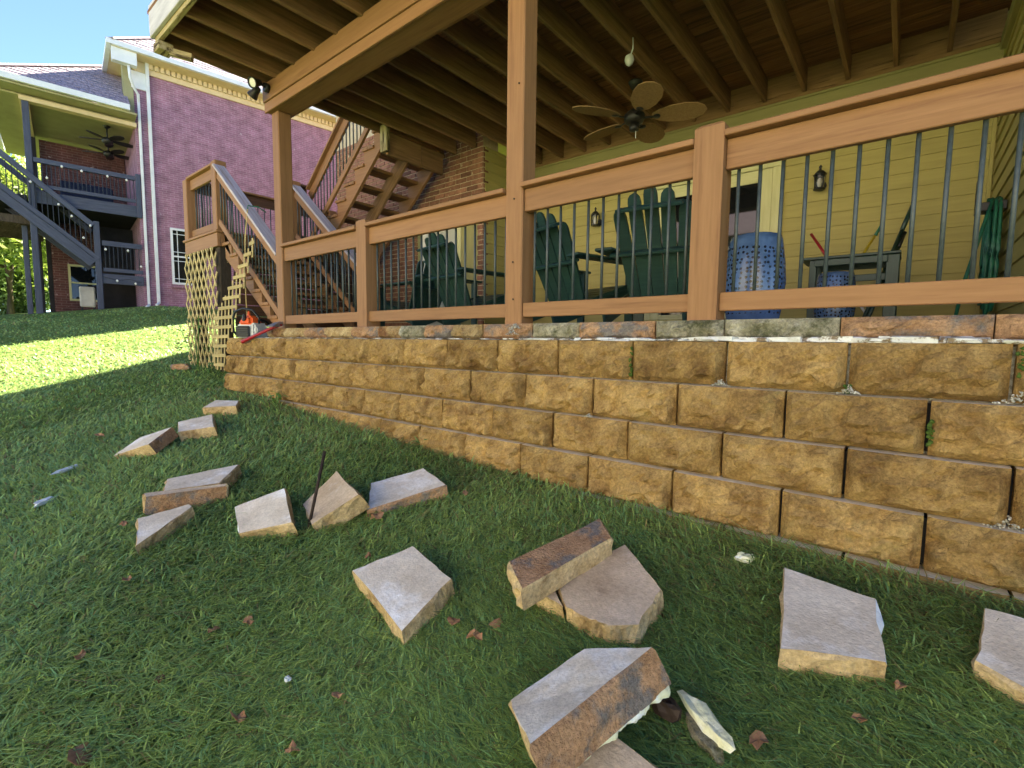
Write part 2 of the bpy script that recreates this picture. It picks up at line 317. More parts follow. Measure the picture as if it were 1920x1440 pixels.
def grass():
    N = 480000
    lr = rng.uniform(math.log(.55), math.log(30), N); r = np.exp(lr)
    th = np.radians(rng.uniform(-98, 14, N))
    X, Y = r * np.sin(th), r * np.cos(th)
    ok = ~((X > -6.22) & (Y > 2.165)) & (X > -17.3 - .0 * Y) & (Y < 6)
    ok &= ~((X > -8.2) & (Y > 2.7))
    X, Y, r = X[ok], Y[ok], r[ok]; n = len(X)
    patchy = .5 + .25 * np.sin(X * 3.1 + 1.3 * np.sin(Y * 2.3)) + .25 * np.sin(Y * 4.1 + 1.7 * np.sin(X * 1.9))
    wall_d = np.clip((Y - 1.98) / .16, 0, 1) * (X > -6.3)
    h = rng.uniform(.020, .052, n) * (1 + .45 * patchy) * (1 + .9 * wall_d * rng.random(n)); h *= np.clip(1.0 - (r - 5) * .02, .7, 1)
    w = rng.uniform(.0016, .0034, n) * np.clip(r / 1.7, 1, 20) ** .72
    az = rng.uniform(0, 2 * np.pi, n); 
    flow = 1.2 * np.sin(X * 1.3 + 2 * np.sin(Y * 1.1)) + 2.0
    az = np.where(rng.random(n) < .55, flow + rng.normal(0, .7, n), az)
    lean = np.abs(rng.normal(1.25, .6, n)) * h + .012
    dx, dy = np.cos(az), np.sin(az); px, py = -dy, dx
    Z = zt(X, Y) - .004
    base = np.stack([X, Y, Z], 1)
    side = np.stack([px * w, py * w, np.zeros(n)], 1)
    d = np.stack([dx, dy, np.zeros(n)], 1)
    up = np.array([0, 0, 1.])
    mid = base + d * (lean * .32)[:, None] + up * (h * .62)[:, None]
    tip = base + d * lean[:, None] + up * (h * rng.uniform(.72, 1.0, n))[:, None]
    V = np.stack([base - side, base + side, mid + side * .8, mid - side * .8, tip], 1).reshape(-1, 3)
    k = np.arange(n)[:, None] * 5
    me = bpy.data.meshes.new('grass'); me.vertices.add(n * 5); me.vertices.foreach_set('co', V.ravel().astype(np.float32))
    loops = np.concatenate([k + [0, 1, 2, 3], k + [3, 2, 4]], 1).ravel()
    me.loops.add(n * 7); me.loops.foreach_set('vertex_index', loops.astype(np.int32))
    ls = np.empty((n, 2), np.int32); ls[:, 0] = np.arange(n) * 7; ls[:, 1] = ls[:, 0] + 4
    me.polygons.add(n * 2); me.polygons.foreach_set('loop_start', ls.ravel())
    tone = np.clip(.5 + .35 * (patchy - .5) + rng.normal(0, .2, n), 0, 1)[:, None]
    c = np.array([.165, .25, .066]) * (1 - tone) + np.array([.39, .50, .14]) * tone
    cool = (rng.random(n) < .3)[:, None]; c = np.where(cool, c * np.array([.78, .98, 1.35]), c)
    near = np.clip((Y - 1.55) / .6, 0, 1) * (X > -6.3); dry = (rng.random(n) < .045 + .16 * near)[:, None]; c = np.where(dry, np.array([.30, .24, .10]) * rng.uniform(.6, 1.1, (n, 1)), c)
    hi = (rng.random(n) < .10)[:, None]; c = np.where(hi, c * 1.45, c)
    lo = (rng.random(n) < .25)[:, None]; c = np.where(lo, c * .6, c)
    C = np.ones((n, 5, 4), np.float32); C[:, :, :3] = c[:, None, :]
    C[:, 2:4, :3] *= 1.12; C[:, 4, :3] *= 1.35  # light on upper blades put into the colour: mids and tips lightened
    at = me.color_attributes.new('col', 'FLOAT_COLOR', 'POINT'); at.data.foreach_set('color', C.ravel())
    me.update(calc_edges=True)
    m = bpy.data.materials.new('grass_blade'); m.use_nodes = True; nn = m.node_tree.nodes; l = m.node_tree.links
    b = nn['Principled BSDF']; a = nn.new('ShaderNodeVertexColor'); a.layer_name = 'col'; l.new(a.outputs[0], b.inputs['Base Color'])
    b.inputs['Roughness'].default_value = .5; b.inputs['Specular IOR Level'].default_value = .35
    tr = nn.new('ShaderNodeBsdfTranslucent'); l.new(a.outputs[0], tr.inputs[0]); mx = nn.new('ShaderNodeMixShader'); mx.inputs[0].default_value = .38
    l.new(b.outputs[0], mx.inputs[1]); l.new(tr.outputs[0], mx.inputs[2]); l.new(mx.outputs[0], nn['Material Output'].inputs[0])
    me.materials.append(m)
    o = link(bpy.data.objects.new('grass', me)); o['kind'] = 'stuff'
    tag(o, 'dense green lawn grass covering the slope below the wall', 'grass')
grass()

struct(box('patio', -5.55, 3.2, 2.52, 5.9, -1.0, .112, M['patio'], bev=0))
struct(box('backfill', -6.0, 3.2, 2.36, 2.515, -1.0, .004, M['gravel'], bev=0))
struct(box('backfill', -6.0, -5.56, 2.52, 2.78, -1.0, .004, M['gravel'], bev=0))

# ================================================================== RETAINING WALL
def rockblock(L, H, D, seed, rough=.012, nx=17, nz=9, mat_face=None, mat_top=None, chamfer=.012):
    """split-face block, local X = length (centred), front at y=0 going to y=D, z 0..H"""
    rg = np.random.default_rng(seed)
    xs = np.linspace(-L / 2, L / 2, nx); zs = np.linspace(0, H, nz)
    g = rg.normal(0, 1, (nz, nx)); 
    for _ in range(1): g = (g + np.roll(g, 1, 0) + np.roll(g, 1, 1)) / 1.8
    v, f, mi = [], [], []
    for j in range(nz):
        for i in range(nx):
            ex = min(i, nx - 1 - i); ez = min(j, nz - 1 - j)
            q = zs[j] / H; bul = math.sin(math.pi * min(1, q * 1.05)) ** .8 * (1.25 - .75 * q) if ex and ez else 0
            y = -rough * (.6 + .8 * g[j, i] + 1.9 * bul) if ex and ez else chamfer * .4
            x = xs[i]; z = zs[j]
            if ex == 0: y += chamfer * .8
            if ez == 0: y += chamfer * (.9 if j == 0 else .1)
            if ex and ez: x += rg.normal(0, .004); z += rg.normal(0, .004)
            v.append((x, y, z))
    for j in range(nz - 1):
        for i in range(nx - 1):
            a = j * nx + i; f.append((a, a + 1, a + nx + 1, a + nx)); mi.append(0)
    k = len(v); v += [(-L / 2, D, 0), (L / 2, D, 0), (L / 2, D, H), (-L / 2, D, H)]
    top = [(nz - 1) * nx + i for i in range(nx)]; bot = list(range(nx))
    f.append(tuple(top) + (k + 2, k + 3)); mi.append(1)
    f.append(tuple(bot[::-1]) + (k, k + 1)); mi.append(1)
    lft = [j * nx for j in range(nz)]; rgt = [j * nx + nx - 1 for j in range(nz)]
    f.append(tuple(lft) + (k + 3, k)); mi.append(0)
    f.append(tuple(rgt[::-1]) + (k + 1, k + 2)); mi.append(0)
    f.append((k, k + 3, k + 2, k + 1)); mi.append(0)
    me = bpy.data.meshes.new('block'); me.from_pydata(v, [], f)
    me.materials.append(mat_face or M['block']); me.materials.append(mat_top or M['blocktop']); me.polygons.foreach_set('material_index', mi)
    bm = bmesh.new(); bm.from_mesh(me); bmesh.ops.recalc_face_normals(bm, faces=bm.faces); bm.to_mesh(me); bm.free()
    return me
wall = root('retaining_wall', (-3, 2.3, -1), 'tan split-face block retaining wall along the lawn below the patio railing', 'retaining wall')
BH, BW = .205, .4585
variants = [rockblock(BW - .011, BH - .005, .24, 100 + i, rough=.014) for i in range(9)]
ends = {}
YC = [2.300, 2.266, 2.236, 2.208, 2.176]
JO = [-.634, -.381, -.617, -.367, -.60]
for c in range(5):
    ztop = .018 - c * BH; x0 = JO[c] - 14 * BW
    while x0 < -6.19 + (.10 if c > 1 else 0) - .30: x0 += BW
    first = True; xl = -6.19 + .03 * c
    while x0 < 2.6:
        a, b = (xl, x0) if first else (x0 - BW, x0)
        if first and b - a < .12: a, b = xl, x0 + BW; x0 += BW
        L = b - a
        me = random.choice(variants) if abs(L - BW) < .01 else rockblock(L - .011, BH - .005, .24, 300 + c, rough=.014)
        jy, jr = random.uniform(-.006, .006), random.uniform(-.010, .010)
        w = T(((a + b) / 2, YC[c] + jy + .014, ztop - BH)) @ Rz(jr) @ Matrix.Rotation(random.uniform(-.006, .006), 4, 'Y')
        link(bpy.data.objects.new('block', me), wall, w)
        first = False; x0 += BW
    for q in range(2):                                   # short return at the left end
        w = T((-6.19 + .03 * c + .012, YC[c] + .245 + .23 + q * BW, ztop - BH)) @ Rz(-math.pi / 2)
        if q == 0 or c == 0: link(bpy.data.objects.new('block', random.choice(variants)), wall, w)
    box('core', -6.1, 3, YC[c] + .06, YC[c] + .16, ztop - BH + .01, ztop - .02, M['nb_dark'], wall, bev=0)
# capstones still in place behind the exposed top course
x = -5.42; caps = ['cap_tan', 'cap_tan', 'cap_red', 'cap_tan', 'cap_red', 'cap_tan', 'cap_grey', 'cap_red', 'cap_tan', 'cap_red', 'cap_grey', 'cap_red', 'cap_grey', 'cap_grey', 'cap_red', 'cap_red', 'cap_tan', 'cap_tan', 'cap_grey', 'cap_red', 'cap_tan']
wid = [.42, .40, .36, .44, .38, .30, .30, .30, .28, .42, .34, .46, .34, .46, .46, .52, .44, .46, .46]
for i, wd in enumerate(wid):
    if x > 2.4: break
    me = rockblock(wd - .005, .098, .28, 500 + i, rough=.010, nx=15, nz=6, mat_face=M[caps[i]], mat_top=M['dusty'], chamfer=.010)
    link(bpy.data.objects.new('capstone', me), wall, T((x + wd / 2, 2.425 + random.uniform(-.004, .008), .020)) @ Rz(random.uniform(-.008, .008)))
    x += wd
# crust of old adhesive, foam and grit on the exposed ledge
def crust(bm):
    x = -5.5
    while x < 2.2:
        k = np.clip((x + 3.2) / 3., .25, 1)
        L = random.uniform(.03, .16); hh = random.uniform(.004, .016) * k; yy = random.uniform(2.335, 2.40)
        r = bmesh.ops.create_cube(bm, size=1)
        bmesh.ops.scale(bm, vec=(L, random.uniform(.015, .05), hh * 1.3), verts=r['verts'])
        bmesh.ops.rotate(bm, cent=(0, 0, 0), matrix=Matrix.Rotation(random.uniform(-.3, .3), 3, 'Z') @ Matrix.Rotation(random.uniform(-.12, .12), 3, 'X'), verts=r['verts'])
        for v in r['verts']: v.co += Vector((random.uniform(-.01, .01), random.uniform(-.006, .006), random.uniform(-.003, .004)))
        bmesh.ops.translate(bm, vec=(x, yy, .016 + hh * .6), verts=r['verts'])
        x += random.uniform(.01, .05) / k
o = join('adhesive_crust', crust, M['adhesive'], wall); o['kind'] = 'stuff'
def mossy(bm):
    for (mx_, my_, mz_, hh) in [(-1.092, 2.318, -.17, .15), (.30, 2.318, -.12, .12), (-.17, 2.31, -.185, .03), (.085, 2.272, -.36, .1), (.32, 2.32, -.05, .05)]:
        for _ in range(26):
            r = bmesh.ops.create_icosphere(bm, subdivisions=1, radius=random.uniform(.004, .009))
            bmesh.ops.translate(bm, vec=(mx_ + random.gauss(0, .004), my_ + random.uniform(-.012, .01), mz_ + random.uniform(0, hh)), verts=r['verts'])
o = join('moss', mossy, M['moss'], wall); o['kind'] = 'stuff'
def grit(bm):
    for (gx, gy, gz, s) in [(-.645, 2.285, -.185, .035), (-.165, 2.285, -.186, .04), (-1.30, 2.25, -.391, .015), (.30, 2.29, -.185, .05), (.30, 2.25, -.60, .05), (-1.95, 2.40, .05, .05), (-1.93, 2.40, .09, .03)]:
        for _ in range(60):
            r = bmesh.ops.create_icosphere(bm, subdivisions=1, radius=random.uniform(.002, .005))
            a, q = random.gauss(0, s * .5), random.random()
            bmesh.ops.translate(bm, vec=(gx + a, gy + random.uniform(-.012, .02), gz + max(0, s * .9 - abs(a)) * q), verts=r['verts'])
o = join('grit', grit, M['gravel'], wall); o['kind'] = 'stuff'

# ================================================================== OUR HOUSE
YH, YB, XB, XR = 5.97, 4.95, -4.56, .50
house = root('house', (-1, 6, -1), 'house with yellow lap siding and a red brick bay behind the patio', 'house')
def siding_run(p0, p1, nrm, z0, z1, exp=.1366, mat=None, name='siding', skip=()):
    """lap boards from p0 to p1 (xy), nrm = outward xy; skip = list of (a,b,zlo,zhi) distances left free for openings"""
    p0, p1, nrm = Vector((*p0, 0)), Vector((*p1, 0)), Vector((*nrm, 0)); L = (p1 - p0).length; d = (p1 - p0) / L
    zc = (z0 + z1) / 2
    back = beam(name, p0 - nrm * .06 + Vector((0, 0, zc)), p1 - nrm * .06 + Vector((0, 0, zc)), .08, z1 - z0, M['olive'], house, bev=0)
    z = z0
    while z < z1 - .01:
        h = min(exp, z1 - z); segs = [(0, L)]
        for (a, b, lo, hi) in skip:
            if z + h > lo and z < hi:
                segs = [s for (u, v) in segs for s in ((u, min(v, a)), (max(u, b), v)) if s[1] - s[0] > .02]
        for (a, b) in segs:
            q0, q1 = p0 + d * a, p0 + d * b; key = ('lap', round(b - a, 3), round(h, 3))
            if key not in CACHE:
                l2 = (b - a) / 2
                v = [(-l2, .016, 0), (l2, .016, 0), (l2, .016, .012), (-l2, .016, .012), (-l2, 0, h + .02), (l2, 0, h + .02), (-l2, -.012, 0), (l2, -.012, 0), (l2, -.012, h + .02), (-l2, -.012, h + .02)]
                f = [(1, 0, 3, 2), (2, 3, 4, 5), (0, 1, 7, 6), (5, 4, 9, 8), (6, 7, 8, 9), (1, 2, 5, 8, 7), (0, 6, 9, 4, 3)]
                me = bpy.data.meshes.new('board'); me.from_pydata(v, [], f); me.materials.append(mat or M['siding']); CACHE[key] = me
            m = Matrix((d, nrm, Vector((0, 0, 1)))).transposed().to_4x4(); m.translation = (q0 + q1) / 2 + Vector((0, 0, z)) + nrm * .002
            link(bpy.data.objects.new('board', CACHE[key]), back, m)
        z += exp
    return back
DX0, DX1, DZ1 = -2.66, -1.13, 1.99
siding_run((XR, YH), (XB, YH), (0, -1), .12, 2.42, skip=[(XR - DX1, XR - DX0, 0, DZ1)])
siding_run((XB, YH), (XB, YB + .03), (1, 0), .12, 2.60)
siding_run((XR, 3.2), (XR, YH), (-1, 0), .12, 2.50)
box('frieze_board', XB + .02, XR - .02, YH - .045, YH - .004, 2.42, 2.566, M['olive'], house)
box('frieze_board', XR - .045, XR - .004, 3.2, YH - .05, 2.50, 2.62, M['olive'], house)
box('crown_strip', XB + .02, XR - .05, YH - .062, YH - .046, 2.535, 2.560, M['olive'], house)
box('corner_board', XR - .05, XR - .02, YH - .04, YH - .008, .12, 2.42, M['siding'], house)
box('ledger', XB + .02, XR - .02, YH - .040, YH - .004, 2.570, 2.835, pmat('ledger_wood', (.20, .115, .045), (.30, .18, .075), scale=2, stretch=GR, rough=.8, patch=(.09, .05, .02), pscale=2, plo=.58, phi=.66), house)
box('sill_board', XB + .02, XR - .05, YH - .10, YH - .022, .113, .30, M['siding'], house)
# french doors
door = box('door', DX0, DX1, YH - .02, YH + .05, .115, DZ1, M['nb_dark'], house, bev=0)
for (a, b, z0, z1, y) in [(DX0, DX1, DZ1 - .085, DZ1, .060), (DX0, DX0 + .10, .115, DZ1 - .087, .055), (DX1 - .10, DX1, .115, DZ1 - .087, .055)]:
    box('casing', a, b, YH - y, YH - .021, z0, z1, M['trim'], door)
box('drip_cap', DX0 - .01, DX1 + .01, YH - .075, YH - .062, DZ1 - .022, DZ1 - .004, M['trim'], door)
xs = [DX0 + .102, -1.9, DX1 - .102]
for a, b in ((xs[0], xs[1] - .002), (xs[1] + .002, xs[2])):
    for (u, v, z0, z1) in [(a, a + .105, .13, 1.90), (b - .105, b, .13, 1.90), (a + .106, b - .106, 1.77, 1.90), (a + .106, b - .106, .13, .36)]:
        box('stile', u, v, YH - .048, YH - .022, z0, z1, M['trim'], door)
    box('pane', a + .106, b - .106, YH - .036, YH - .030, .36, 1.77, M['pane'], door, bev=0)
# brick bay with a glazed door
BL = -8.12
bw = mesh('brick_wall', *(lambda x0, x1, dx0, dx1, zt_: ([(x0, 0, -.6), (dx0, 0, -.6), (dx0, 0, zt_), (dx1, 0, zt_), (dx1, 0, -.6), (x1, 0, -.6), (x1, 0, 4.2), (dx1, 0, 4.2), (dx0, 0, 4.2), (x0, 0, 4.2), (x1, .3, -.6), (x1, .3, 4.2), (x0, 6, -.6), (x0, 6, 4.2)], [(0, 1, 2, 8, 9), (2, 3, 7, 8), (3, 4, 5, 6, 7), (5, 10, 11, 6), (0, 9, 13, 12)]))(BL, XB, -5.96, -4.64, 1.78), M['mortar'], house, T((0, YB, 0)))
blist = []
bl_, bh_, gap = .203, .0560, .012
zc = -.58; row = 0
while zc < 3.3:
    x = XB - .002 - (0 if row % 2 == 0 else (bl_ + gap) / 2 - gap)
    first = row % 2 == 1
    if first: blist.append((XB - .002 - (bl_ / 2 - gap / 2) / 2, zc, (bl_ - gap) / 2))
    while x > BL + .05:
        a, b = max(x - bl_, BL), x
        if not (zc < 1.78 and zc + bh_ > -.6 and b > -5.96 and a < -4.64): blist.append(((a + b) / 2, zc, b - a))
        elif b > -5.96 > a and -5.96 - a > .03: blist.append(((a - 5.96) / 2, zc, -5.96 - a))
        elif b > -4.64 > a and b + 4.64 > .02: blist.append(((b - 4.64) / 2, zc, b + 4.64))
        x -= bl_ + gap
    zc += bh_ + gap; row += 1
def vis(b):
    X, z, L = b; v = RC.T @ np.array([X, YB, z + .03]); px, py = 960 + F_PX * v[0] / -v[2], 720 - F_PX * v[1] / -v[2]
    return (625 < px < 910 and 215 < py < 605, -abs(X - XB))
blist.sort(key=vis, reverse=True)
for X, z, L in blist[:300]:
    link(bpy.data.objects.new('brick', boxmesh(round(L, 3), .06, bh_, M['brick'], .004)), bw, T((X, YB + .018 + random.uniform(-.002, .002), z + bh_ / 2)))
def restb(bm):
    for X, z, L in blist[300:]:
        r = bmesh.ops.create_cube(bm, size=1); bmesh.ops.scale(bm, vec=(L, .06, bh_), verts=r['verts']); bmesh.ops.translate(bm, vec=(X, YB + .018, z + bh_ / 2), verts=r['verts'])
o = join('bricks', restb, M['brick'], bw); o['kind'] = 'stuff'
for k in range(47):
    z = -.58 + k * (bh_ + gap)
    if z > .05 and z < 2.62: link(bpy.data.objects.new('brick', boxmesh(.10, .05, bh_, M['brick'], .004)), bw, T((XB - .018, YB + .052, z + bh_ / 2)) @ Rz(math.pi / 2))
gd = box('glazed_door', -5.958, -4.642, YB + .20, YB + .24, -.1, 1.778, M['olive'], house, bev=0)
box('frame', -5.95, -5.86, YB + .12, YB + .198, .12, 1.77, M['white'], gd); box('frame', -5.20, -5.11, YB + .12, YB + .198, .12, 1.77, M['trim'], gd)
box('frame', -5.858, -5.202, YB + .12, YB + .198, 1.68, 1.77, M['white'], gd)
box('pane', -5.858, -5.202, YB + .160, YB + .166, .12, 1.678, glassmat('pale_curtained_glass', (.50, .50, .42), .25), gd, bev=0)
box('side_panel', -5.108, -4.645, YB + .13, YB + .19, .12, 1.77, M['olive'], gd)
# upper storey and roof, plus an unseen rear wing added to shade the lawn
box('upper_wall', BL + .05, 8, YB + .3, 13.5, 4.2, 6.3, M['siding'], house, bev=0)
box('upper_wall', XB + .01, 8, YH + .06, 13.5, 2.6, 4.2, M['siding'], house, bev=0)
box('upper_wall', XR + .06, 8, 3.2, 13.5, -.5, 2.58, M['siding'], house, bev=0)
box('shade_wing_wall', -11.4, BL - .02, 9.3, 17, -.6, 7.0, M['brick'], house, bev=0)  # invented wing, hidden from view, shaped for its shadow on the lawn
def gable(name, x0, x1, y0, y1, z, rise, along):
    if along == 'x':
        ym = (y0 + y1) / 2; v = [(x0, y0, z), (x1, y0, z), (x1, ym, z + rise), (x0, ym, z + rise), (x0, y1, z), (x1, y1, z)]
        f = [(0, 1, 2, 3), (3, 2, 5, 4), (0, 3, 4), (1, 5, 2), (0, 4, 5, 1)]
    else:
        xm = (x0 + x1) / 2; v = [(x0, y0, z), (x0, y1, z), (xm, y1, z + rise), (xm, y0, z + rise), (x1, y0, z), (x1, y1, z)]
        f = [(0, 3, 2, 1), (3, 4, 5, 2), (0, 4, 3), (1, 2, 5), (0, 1, 5, 4)]
    return mesh(name, v, f, M['nb_shingle'], house)
gable('roof', BL - .4, 8.5, YB - .15, 14, 6.3, 3.0, 'x')
gable('shade_wing_roof', -11.8, BL - .1, 9.0, 17.4, 7.0, 2.2, 'y')
# ================================================================== RAISED DECK
ZJ, DXL, DYF = 2.60, -5.32, 1.49
deck = root('raised_deck', (-2, 3, .12), 'raised brown timber deck overhead with exposed joists and heavy front beam', 'deck')
jx = [-5.05 + .37 * k for k in range(15)] + [.49, .87, 1.25, 1.63, 2.0]
for X in jx:
    y1 = YH - .045 if X > XB + .03 else YB - .03
    if X > .3: y1 = 3.15
    box('joist', X - .019, X + .019, DYF + .045, y1, ZJ, ZJ + .235, M['wood_old'], deck)
box('rim_joist', DXL, DXL + .038, DYF + .045, YB - .03, ZJ, ZJ + .235, M['wood_old'], deck)
box('front_rim', DXL + .005, 2.4, DYF + .005, DYF + .043, ZJ - .002, ZJ + .235, M['rotten'], deck)
box('fascia', DXL - .022, 2.4, DYF - .028, DYF + .003, ZJ + .035, ZJ + .30, M['fascia'], deck)
box('fascia', DXL - .024, DXL - .002, DYF + .005, YB - .05, ZJ + .035, ZJ + .30, M['fascia'], deck)
y = DYF - .03; k = 0
while y < YH + .02:
    y1 = min(y + .137, YH + .055); xl = DXL - .05
    if y > YB - .16: xl = XB + .03
    box('deck_board', xl, 2.4, y, y1, ZJ + .237, ZJ + .270, M['decking'], deck); y += .142
# corner bracket of rotting blocks
box('corner_block', DXL - .03, DXL + .10, DYF - .002, DYF + .115, ZJ - .075, ZJ - .004, M['rotten'], deck)
beam('corner_block', (DXL + .06, DYF + .10, ZJ - .055), (DXL + .17, DYF + .24, ZJ - .085), .05, .06, M['rotten'], deck)
# main beam on posts
bm_ = box('beam', -5.335, 2.4, 2.465, 2.655, 2.352, ZJ - .002, M['wood'], deck)
box('upper_trim', -5.345, 2.4, 2.425, 2.462, 2.445, ZJ + .02, M['wood'], bm_)
box('lower_trim', -5.34, 2.4, 2.437, 2.462, 2.345, 2.441, M['wood'], bm_)
box('back_trim', -5.34, 2.4, 2.658, 2.684, 2.36, 2.48, M['wood'], bm_)
for xa in (-5.30, -2.095):
    box('support_post', xa, xa + .14, 2.49, 2.63, .113, 2.350, M['wood'], deck, bev=.008)
for xx, zz in ((-2.02, .92), (-2.025, .52), (-2.02, .28), (-1.99, 1.62)):
    rod('bolt', (xx, 2.485, zz), (xx, 2.492, zz), .006, M['rust'], deck)
# header box of the upper stair flight, hung under the rim
for a, b in ((3.86, 4.40), (4.41, 4.80)):
    box('hanger_board', DXL + .10, DXL + .14, a, b, 2.32, ZJ - .004, M['wood_old'], deck)
box('hanger_block', DXL + .07, DXL + .20, 3.80, 3.855, 2.34, 2.66, M['rotten'], deck)

# ================================================================== PATIO RAILING
rail = root('patio_railing', (-3, 2.55, .12), 'brown timber railing with black metal balusters along the wall top', 'railing')
def post(name, x, z1, parent, y0=2.48, w=.141):
    """6x6 post with a shallow pyramid top"""
    v = [(-w/2, 0, 0), (w/2, 0, 0), (w/2, w, 0), (-w/2, w, 0)]; H = z1 - .113
    v += [(a, b, H - .018) for a, b, _ in v[:4]] + [(-w/2 + .02, .02, H), (w/2 - .02, .02, H), (w/2 - .02, w - .02, H), (-w/2 + .02, w - .02, H)]
    f = [(0, 1, 5, 4), (1, 2, 6, 5), (2, 3, 7, 6), (3, 0, 4, 7), (4, 5, 9, 8), (5, 6, 10, 9), (6, 7, 11, 10), (7, 4, 8, 11), (8, 9, 10, 11), (3, 2, 1, 0)]
    # lay along local X so that the grain runs up the post
    v = [(z, y, -x_) for x_, y, z in v]
    return mesh(name, v, f, M['wood'], parent, T((x, y0, .113)) @ Matrix.Rotation(-math.pi / 2, 4, 'Y'))
PX = [-5.23, -3.715, -2.025, -.802, 1.25]
post('post', PX[1], 1.045, rail); post('post', PX[3], 1.065, rail, y0=2.475); post('post', PX[4], 1.06, rail)
zc = [.995, .995, 1.0, 1.012, 1.012]
for i in range(4):
    a, b = PX[i] + .0725, PX[i + 1] - .0725; zt_ = (zc[i] + zc[i + 1]) / 2
    box('cap_rail', a, b, 2.462, 2.612, zt_ - .030, zt_, M['wood'], rail)
    box('top_rail', a, b, 2.512, 2.550, zt_ - .172, zt_ - .032, M['wood'], rail)
    box('bottom_rail', a, b, 2.505, 2.545, .165, .255, M['wood'], rail)
    n = int(round((b - a) / .0945)); 
    for k in range(n):
        X = a + (b - a) * (k + .5) / n
        rod('baluster', (X, 2.562, .19), (X, 2.562, zt_ - .045), .0085, M['metal_bal'], rail, n=8)

# ================================================================== SWITCHBACK STAIR
stair = root('switchback_stair', (-6.6, 3.6, -.4), 'brown timber switchback stair with landing and black balusters left of the patio', 'stair')
LX0, LX1, LY0, LY1, LZ = -8.20, -7.02, 2.55, 4.90, 1.41
for k in range(17):
    y = LY0 - .02 + k * .1415
    box('landing_board', LX0 - .03, LX1 + .03, y, y + .137, LZ - .03, LZ, M['wood'], stair)
for (a, b, c, d) in [(LX0, LX1, LY0, LY0 + .038), (LX0, LX1, LY1 - .04, LY1), (LX0, LX0 + .038, LY0 + .04, LY1 - .042), (LX1 - .038, LX1, LY0 + .04, LY1 - .042)]:
    box('landing_fascia', a, b, c, d, LZ - .205, LZ - .032, M['wood'], stair)
box('cross_block', LX1 + .01, LX1 + .25, LY0 + .10, LY0 + .18, 1.00, 1.19, M['rotten'], stair)
for (a, b) in ((LX1 - .10, LY0 + .10), (LX0 + .12, LY0 + .12), (LX1 - .10, LY1 - .2), (LX0 + .12, LY1 - .2)):
    box('landing_leg', a - .07, a + .07, b - .07, b + .07, float(zt(a, b)) - .1, LZ - .205, M['soilfill'], stair, bev=.01)
PT = {}
for nm, (a, b) in {'fr': (LX1 - .06, LY0 + .07), 'fl': (LX0 + .07, LY0 + .07), 'br': (LX1 - .06, 3.62), 'bl': (LX0 + .07, LY1 - .07)}.items():
    box('newel_post', a - .07, a + .07, b - .07, b + .07, LZ - .0, LZ + (.90 if nm != 'fl' else .86) - .02, M['wood'], stair, bev=.008); PT[nm] = (a, b)
def srail(p0, p1, z, parent=stair, mats=('wood', 'wood')):
    """level rail between two points"""
    (a, b), (c, d) = p0, p1; v = Vector((c - a, d - b, 0)); L = v.length; v.normalize(); q0 = Vector((a, b, 0)) + v * .072; q1 = Vector((c, d, 0)) - v * .072
    U = lambda p, h: (p.x, p.y, z + h)
    beam('cap_rail', U(q0, .845), U(q1, .845), .145, .03, M[mats[0]], parent); beam('top_rail', U(q0, .758), U(q1, .758), .038, .138, M[mats[1]], parent)
    beam('bottom_rail', U(q0, .085), U(q1, .085), .038, .088, M[mats[1]], parent)
    n = int((q1 - q0).length / .0945)
    for k in range(n):
        p = q0.lerp(q1, (k + .5) / n); rod('baluster', (p.x, p.y + .03, z + .06), (p.x, p.y + .03, z + .80), .0085, M['metal_bal'], parent)
srail(PT['fl'], PT['fr'], LZ); srail(PT['fl'], PT['bl'], LZ, mats=('wood', 'wood_dark')); srail(PT['br'], (LX1 - .06, 3.85 + .03), LZ, mats=('wood_dark', 'wood_dark'))
